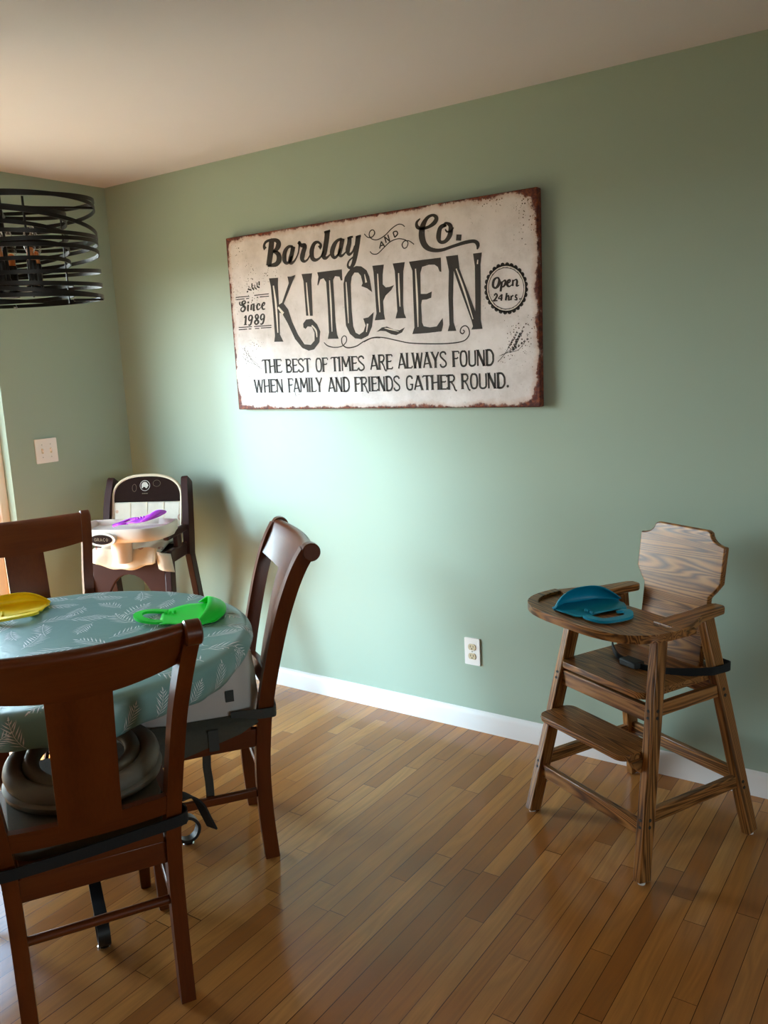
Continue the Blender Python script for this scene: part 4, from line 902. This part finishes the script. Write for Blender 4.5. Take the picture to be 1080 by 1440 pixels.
bib('teal silicone bib lying on the tray of the wooden high chair', loc, (0, 0, math.radians(143)), lin(0, 140, 172), .70, .5, 1.25, True, 'teal')

# ------------------------------------------------------------------ dark high chair in the corner
M['cream'] = plain('cream_plastic', lin(222, 206, 192), 0.35, 0.02, 10)
def mat_print():
    t = NT('cream_patterned_fabric'); v = t.obj()
    c = t.mix(t.noise(v, 14, 3), lin(206, 196, 178), lin(222, 214, 200))
    vo = t.n('ShaderNodeTexVoronoi'); t.put(vo.inputs['Vector'], v); vo.inputs['Scale'].default_value = 15
    d = vo.outputs['Distance']
    ring = t.math('LESS_THAN', t.math('ABSOLUTE', t.math('SUBTRACT', d, 0.18)), 0.05)
    sp = t.n('ShaderNodeSeparateColor'); t.put(sp.inputs[0], vo.outputs['Color'])
    hue = t.ramp(sp.outputs[0], [(0.0, lin(196, 110, 90)), (0.33, lin(150, 150, 150)), (0.66, lin(205, 160, 140)), (0.9, lin(170, 170, 130))])
    c = t.mix(t.math('MULTIPLY', ring, t.math('GREATER_THAN', sp.outputs[1], 0.35)), c, hue)
    t.bsdf(c, 0.7, t.bump(t.noise(v, 20, 3), 0.35, 0.01))
    return t.m
M['print'] = mat_print()
M['piping'] = plain('cream_piping', lin(222, 206, 178), 0.6, 0.05, 40)
M['choc'] = plain('dark_chocolate_fabric', lin(38, 24, 20), 0.9, 0.15, 60, 0.2, spec=0.1)
GO, GR = (.447, -.352, 0), math.radians(26)
g = thing('high_chair', 'dark brown high chair with cream tray and patterned cushion in the corner', 'high chair', GO, GR)
for s in (-1, 1):
    P = smoothpath([(s * .205, .075, .66), (s * .203, .095, .76), (s * .198, .125, .90), (s * .190, .155, .985), (s * .187, .172, 1.018)], 5)
    MB().tube(P, [1] * (len(P) - 3) + [.95, .8, .5], flat=(.016, .034), up=(1, 0, 0)).build('back_post', M['espresso'], g, smooth=45)
    beam('front_leg', (s * .215, -.245, 0), (s * .185, -.115, .68), .030, .055, M['espresso'], g)
    beam('rear_leg', (s * .225, .215, 0), (s * .198, .085, .72), .030, .055, M['espresso'], g)
    MB().box(s * .195 - .013, s * .195 + .013, -.14, .10, .665, .725).build('seat_side_rail', M['espresso'], g, bevel=.006)
    MB().box(s * .195 - .014, s * .195 + .014, -.16, .11, .775, .808).build('armrest', M['espresso'], g, bevel=.008)
    beam('arm_support', (s * .195, -.03, .72), (s * .195, -.03, .78), .022, .05, M['espresso'], g)
# front board with an arch cut out
arch = [(-.178, .43), (-.12, .43)] + [(-.12 + .24 * k / 10, .43 + .19 * math.sqrt(max(0, 1 - ((k - 5) / 5) ** 2))) for k in range(1, 10)] + [(.12, .43), (.178, .43), (.178, .70), (-.178, .70)]
MB().prism(arch, -.010, .010, 0, Matrix.Translation((0, -.145, 0)) @ Matrix.Rotation(PI / 2, 4, 'X')).build('front_panel', M['espresso'], g, bevel=.005)
MB().prism(rounded_rect(-.172, .172, -.15, .09, .03), .690, .715).build('seat', M['espresso'], g, bevel=.005)
# cushion back
def back_outline(k=1.0):
    pts = []
    for i in range(33):
        a = PI * i / 32
        c, s = math.cos(a), math.sin(a)
        pts.append((.174 * k * math.copysign(abs(c) ** .78, c), .255 + (.108 * abs(s) ** .85) * k - (1 - k) * .05))
    return pts
top = back_outline()
full = [(-.155, .0), (.155, .0)] + top
GB = Matrix.Translation((0, .075, .680)) @ Matrix.Rotation(math.radians(76), 4, 'X')
low = [(-.160, 0), (.160, 0), (.174, .235), (-.174, .235)]
MB().prism(low, -.012, .022).build('cushion', M['print'], g, bevel=.010, bevel_seg=3, matrix=GB)
for x in (-.085, .0, .085):
    MB().box(x - .002, x + .002, .02, .232, .021, .0235).build('cushion_seam', M['piping'], g, matrix=GB)
tp = [(.166, .237), (.166, .30)] + top + [(-.166, .237)]
tp = [(.174, .237)] + top + [(-.174, .237)]
MB().prism(tp, -.012, .022).build('cushion_top', M['choc'], g, bevel=.008, bevel_seg=3, matrix=GB)
pp = [(.168, .02), (.174, .15)] + top + [(-.174, .15), (-.168, .02)]
MB().tube([(x, y, .019) for x, y in pp], .0075, 8).build('piping', M['piping'], g, smooth=180, matrix=GB)
# embroidered marks on the cushion top: a ringed white animal shape and two side marks
def ringmb(cx, cy, rx, ry, w, z=.0245):
    mb = MB(); n = 24
    v = [(cx + (rx + k * w) * math.cos(2 * PI * i / n), cy + (ry + k * w) * math.sin(2 * PI * i / n), z) for k in (0, 1) for i in range(n)]
    return mb.add(v, [(i, (i + 1) % n, (i + 1) % n + n, i + n) for i in range(n)])
M['emb'] = plain('pale_embroidery', lin(196, 192, 184), 0.7)
M['emb_dim'] = plain('tan_embroidery', lin(120, 104, 84), 0.7)
e1 = ringmb(-.010, .312, .0235, .0235, .0022)
e1.prism([(-.027, .300), (-.021, .300), (-.019, .306), (-.010, .306), (-.006, .300), (.0, .300), (.004, .308), (.008, .312), (.004, .318), (.0, .326), (-.010, .330), (-.020, .328), (-.027, .318)], .024, .025)
e1.build('emblem', M['emb'], g, matrix=GB)
ringmb(-.064, .302, .010, .017, .0014).build('side_mark', M['emb_dim'], g, matrix=GB)
ringmb(.050, .322, .018, .015, .0010).build('side_mark', M['emb_dim'], g, matrix=GB)
w_ = MB()
for k in range(5): w_.box(-.024 + k * .006, -.020 + k * .006, .272, .276, .0242, .0248)
w_.build('stitched_word', M['emb_dim'], g, matrix=GB)
# cushion seat and the flap that hangs over the front
def flap(u, v):
    x = (u * 2 - 1) * (.150 - .015 * max(0, v - .6))
    if v < .6: y, z = .07 - .24 * v / .6, .735 + .010 * math.sin(v * 9)
    else: k = (v - .6) / .4; y, z = -.17 - .018 * math.sin(k * PI / 2), .742 - .085 * k * (1 - .35 * (u * 2 - 1) ** 2)
    return (x, y + .006 * math.sin(u * 11 + v * 5), z + .004 * math.sin(u * 17))
fl_ = MB().grid(flap, 24, 20).build('seat_cushion', M['print'], g, smooth=80)
s = fl_.modifiers.new('thickness', 'SOLIDIFY'); s.thickness = .012; s.offset = 0
def flap2(u, v): return (.145 + .065 * u + .012 * v, -.165 - .012 * math.sin(u * 4), .735 - .020 * u - .085 * v)
f2 = MB().grid(flap2, 6, 6).build('cushion_flap', M['print'], g, smooth=80)
s = f2.modifiers.new('thickness', 'SOLIDIFY'); s.thickness = .006
edge = [flap(i / 24, 1.0) for i in range(25)]
MB().tube([(-.15, -.17, .745)] + edge + [(.15, -.17, .745)], .006, 8).build('cushion_piping', M['piping'], g, smooth=180)
# tray
def tray_out(k):
    pts = []
    for i in range(41):
        a = PI + PI * i / 40; c, s = math.cos(a), math.sin(a)
        pts.append((.218 * k * math.copysign(abs(c) ** .5, c), -.10 + .175 * k * math.copysign(abs(s) ** .75, s)))
    return pts + [(.205 * k, -.035), (.120 * k, -.020), (-.120 * k, -.020), (-.205 * k, -.035)]
o1, o2 = tray_out(1.0), tray_out(.88); n = len(o1); v = []
for z, o in ((.792, tray_out(.93)), (.795, tray_out(.97)), (.812, o1), (.846, tray_out(1.02)), (.854, tray_out(1.0)), (.854, tray_out(.96)), (.846, tray_out(.93)), (.828, o2)):
    v += [(x, y, z) for x, y in o]
f = [(r * n + i, r * n + (i + 1) % n, (r + 1) * n + (i + 1) % n, (r + 1) * n + i) for r in range(7) for i in range(n)]
f += [tuple(range(n - 1, -1, -1)), tuple(7 * n + i for i in range(n))]
MB().add(v, f).build('tray', M['cream'], g, smooth=50)
MB().lathe([(0, .690), (.036, .690), (.040, .700), (.048, .780), (.050, .800), (0, .800)], 24, 0, Matrix.Translation((.005, -.205, 0))).build('crotch_post', M['cream'], g, smooth=40)
BX = Matrix.Translation((-.048, -.274, .812)) @ Matrix.Rotation(math.radians(-6), 4, 'Z') @ Matrix.Rotation(PI / 2, 4, 'X')
bz = MB()
bz.prism([(.070 * math.cos(2 * PI * i / 32), .031 * math.sin(2 * PI * i / 32)) for i in range(32)], -.012, .010)
bz.build('badge_bezel', M['cream'], g, bevel=.004, matrix=BX)
bd = MB(); bd.prism([(.055 * math.cos(2 * PI * i / 32), .022 * math.sin(2 * PI * i / 32)) for i in range(32)], .008, .0115)
lt = []
for k, strokes_ in enumerate(([[(.8, .8), (.3, 1), (0, .5), (.3, 0), (.8, .2), (.8, .5), (.5, .5)]], [[(0, 0), (0, 1), (.7, .9), (.7, .55), (0, .5)], [(.3, .5), (.8, 0)]], [[(0, 0), (.4, 1), (.8, 0)], [(.15, .35), (.65, .35)]],
                               [[(.8, .85), (.4, 1), (0, .5), (.4, 0), (.8, .15)]], [[(.4, 0), (0, .5), (.4, 1), (.8, .5), (.4, 0)]])):
    for s_ in strokes_:
        bd.tube([(-.033 + k * .0145 + x * .012, -.007 + y * .014, .0119) for x, y in s_], 1.0, flat=(.0004, .0011), up=(0, 0, 1), mi=1)
bd.build('badge', [M['choc'], M['emb_dim']], g, matrix=BX)
GM = Matrix.Translation(GO) @ Matrix.Rotation(GR, 4, 'Z')
loc = GM @ Vector((.115, -.140, .874))
bib('purple silicone bib lying tilted on the cream tray of the dark high chair', loc, (0, math.radians(-10), GR + math.radians(4)), lin(186, 60, 206), .72, .4, .5, True, 'purple')

# ------------------------------------------------------------------ chandelier
ch = thing('chandelier', 'dark bronze chandelier of stacked thin hoops hanging over the round table', 'chandelier', (1.402, -1.480, 0))
rc = random.Random(5)
outer = [(2.005, 3, 20), (1.985, -2, 100), (1.935, 4, 200), (1.915, 2, 60), (1.880, -3, 150), (1.860, 2, 300), (1.815, 3, 30), (1.785, -2, 240), (1.762, 2, 130), (1.745, 1, 0)]
inner = [(1.985, 3, 80), (1.965, -3, 10), (1.925, 3, 200), (1.870, -4, 100), (1.835, 3, 300), (1.785, 2, 40), (1.752, -2, 170)]
for R_, lst in ((.250, outer), (.171, inner)):
    for z, tilt, az in lst:
        mt = Matrix.Translation((0, 0, z)) @ Matrix.Rotation(math.radians(az), 4, 'Z') @ Matrix.Rotation(math.radians(tilt * 1.5), 4, 'X')
        MB().tube([(R_ * math.cos(2 * PI * i / 72), R_ * math.sin(2 * PI * i / 72), 0) for i in range(72)], 1.0, closed=True, flat=(.0052, .0014), up=(0, 0, 1)).build('hoop', M['bronze'], ch, smooth=40, matrix=mt)
for k in range(4):
    a = PI / 2 * k + .95
    MB().box(.168, .2495, -.004, .004, 1.742, 1.748, 0, Matrix.Rotation(a, 4, 'Z')).box(.168, .2495, -.004, .004, 1.996, 2.002, 0, Matrix.Rotation(a, 4, 'Z')).build('spoke', M['bronze'], ch)
    MB().box(.168, .172, -.0025, .0025, 1.742, 2.000, 0, Matrix.Rotation(a + .4, 4, 'Z')).build('upright', M['bronze'], ch)
M['amber'] = plain('amber_bulb_cap', (0.62, 0.20, 0.06), 0.3, 0.1, 40, metal=0.6)
gm = NT('clear_bulb_glass'); gl_ = gm.n('ShaderNodeBsdfGlossy'); gl_.inputs['Roughness'].default_value = .03
tr_ = gm.n('ShaderNodeBsdfTransparent'); tr_.inputs['Color'].default_value = (1, .93, .85, 1)
lw_ = gm.n('ShaderNodeLayerWeight'); lw_.inputs['Blend'].default_value = .35
mx_ = gm.n('ShaderNodeMixShader'); gm.put(mx_.inputs[0], lw_.outputs['Facing']); gm.put(mx_.inputs[1], tr_.outputs[0]); gm.put(mx_.inputs[2], gl_.outputs[0])
gm.t.links.new(mx_.outputs[0], gm.out.inputs['Surface']); M['bulb'] = gm.m
for k in range(6):
    a = PI / 3 * k + .30; T = Matrix.Translation((.085 * math.cos(a), .085 * math.sin(a), 0))
    MB().lathe([(0, 1.775), (.020, 1.775), (.020, 1.780), (.0125, 1.784), (.0125, 1.850), (0, 1.850)], 14, 0, T).build('candle_sleeve', M['bronze'], ch, smooth=40)
    bl = MB().lathe([(0, 1.850), (.010, 1.850), (.010, 1.880), (.006, 1.884), (0, 1.886)], 14, 0, T).build('bulb_cap', M['amber'], ch, smooth=40)
    MB().lathe([(.009, 1.868), (.016, 1.886), (.0175, 1.900), (.014, 1.920), (.006, 1.945), (.001, 1.955)], 14, 0, T).build('bulb', M['bulb'], bl, smooth=180)
    MB().tube([(0, 0, 1.772), (.085 * math.cos(a), .085 * math.sin(a), 1.772)], .006, 8).build('arm', M['bronze'], ch, smooth=40)
for k in range(4):
    a = PI / 2 * k + .95
    MB().tube([(.005 * math.cos(a), .005 * math.sin(a), 1.999), (.170 * math.cos(a), .170 * math.sin(a), 1.999)], .004, 8).build('spoke', M['bronze'], ch, smooth=40)
MB().lathe([(0, 1.755), (.026, 1.755), (.026, 1.790), (.010, 1.800), (.007, 1.81), (.006, 2.09), (.006, 2.405), (.042, 2.415), (.045, 2.4395), (0, 2.4395)], 20).build('stem', M['bronze'], ch, smooth=40)
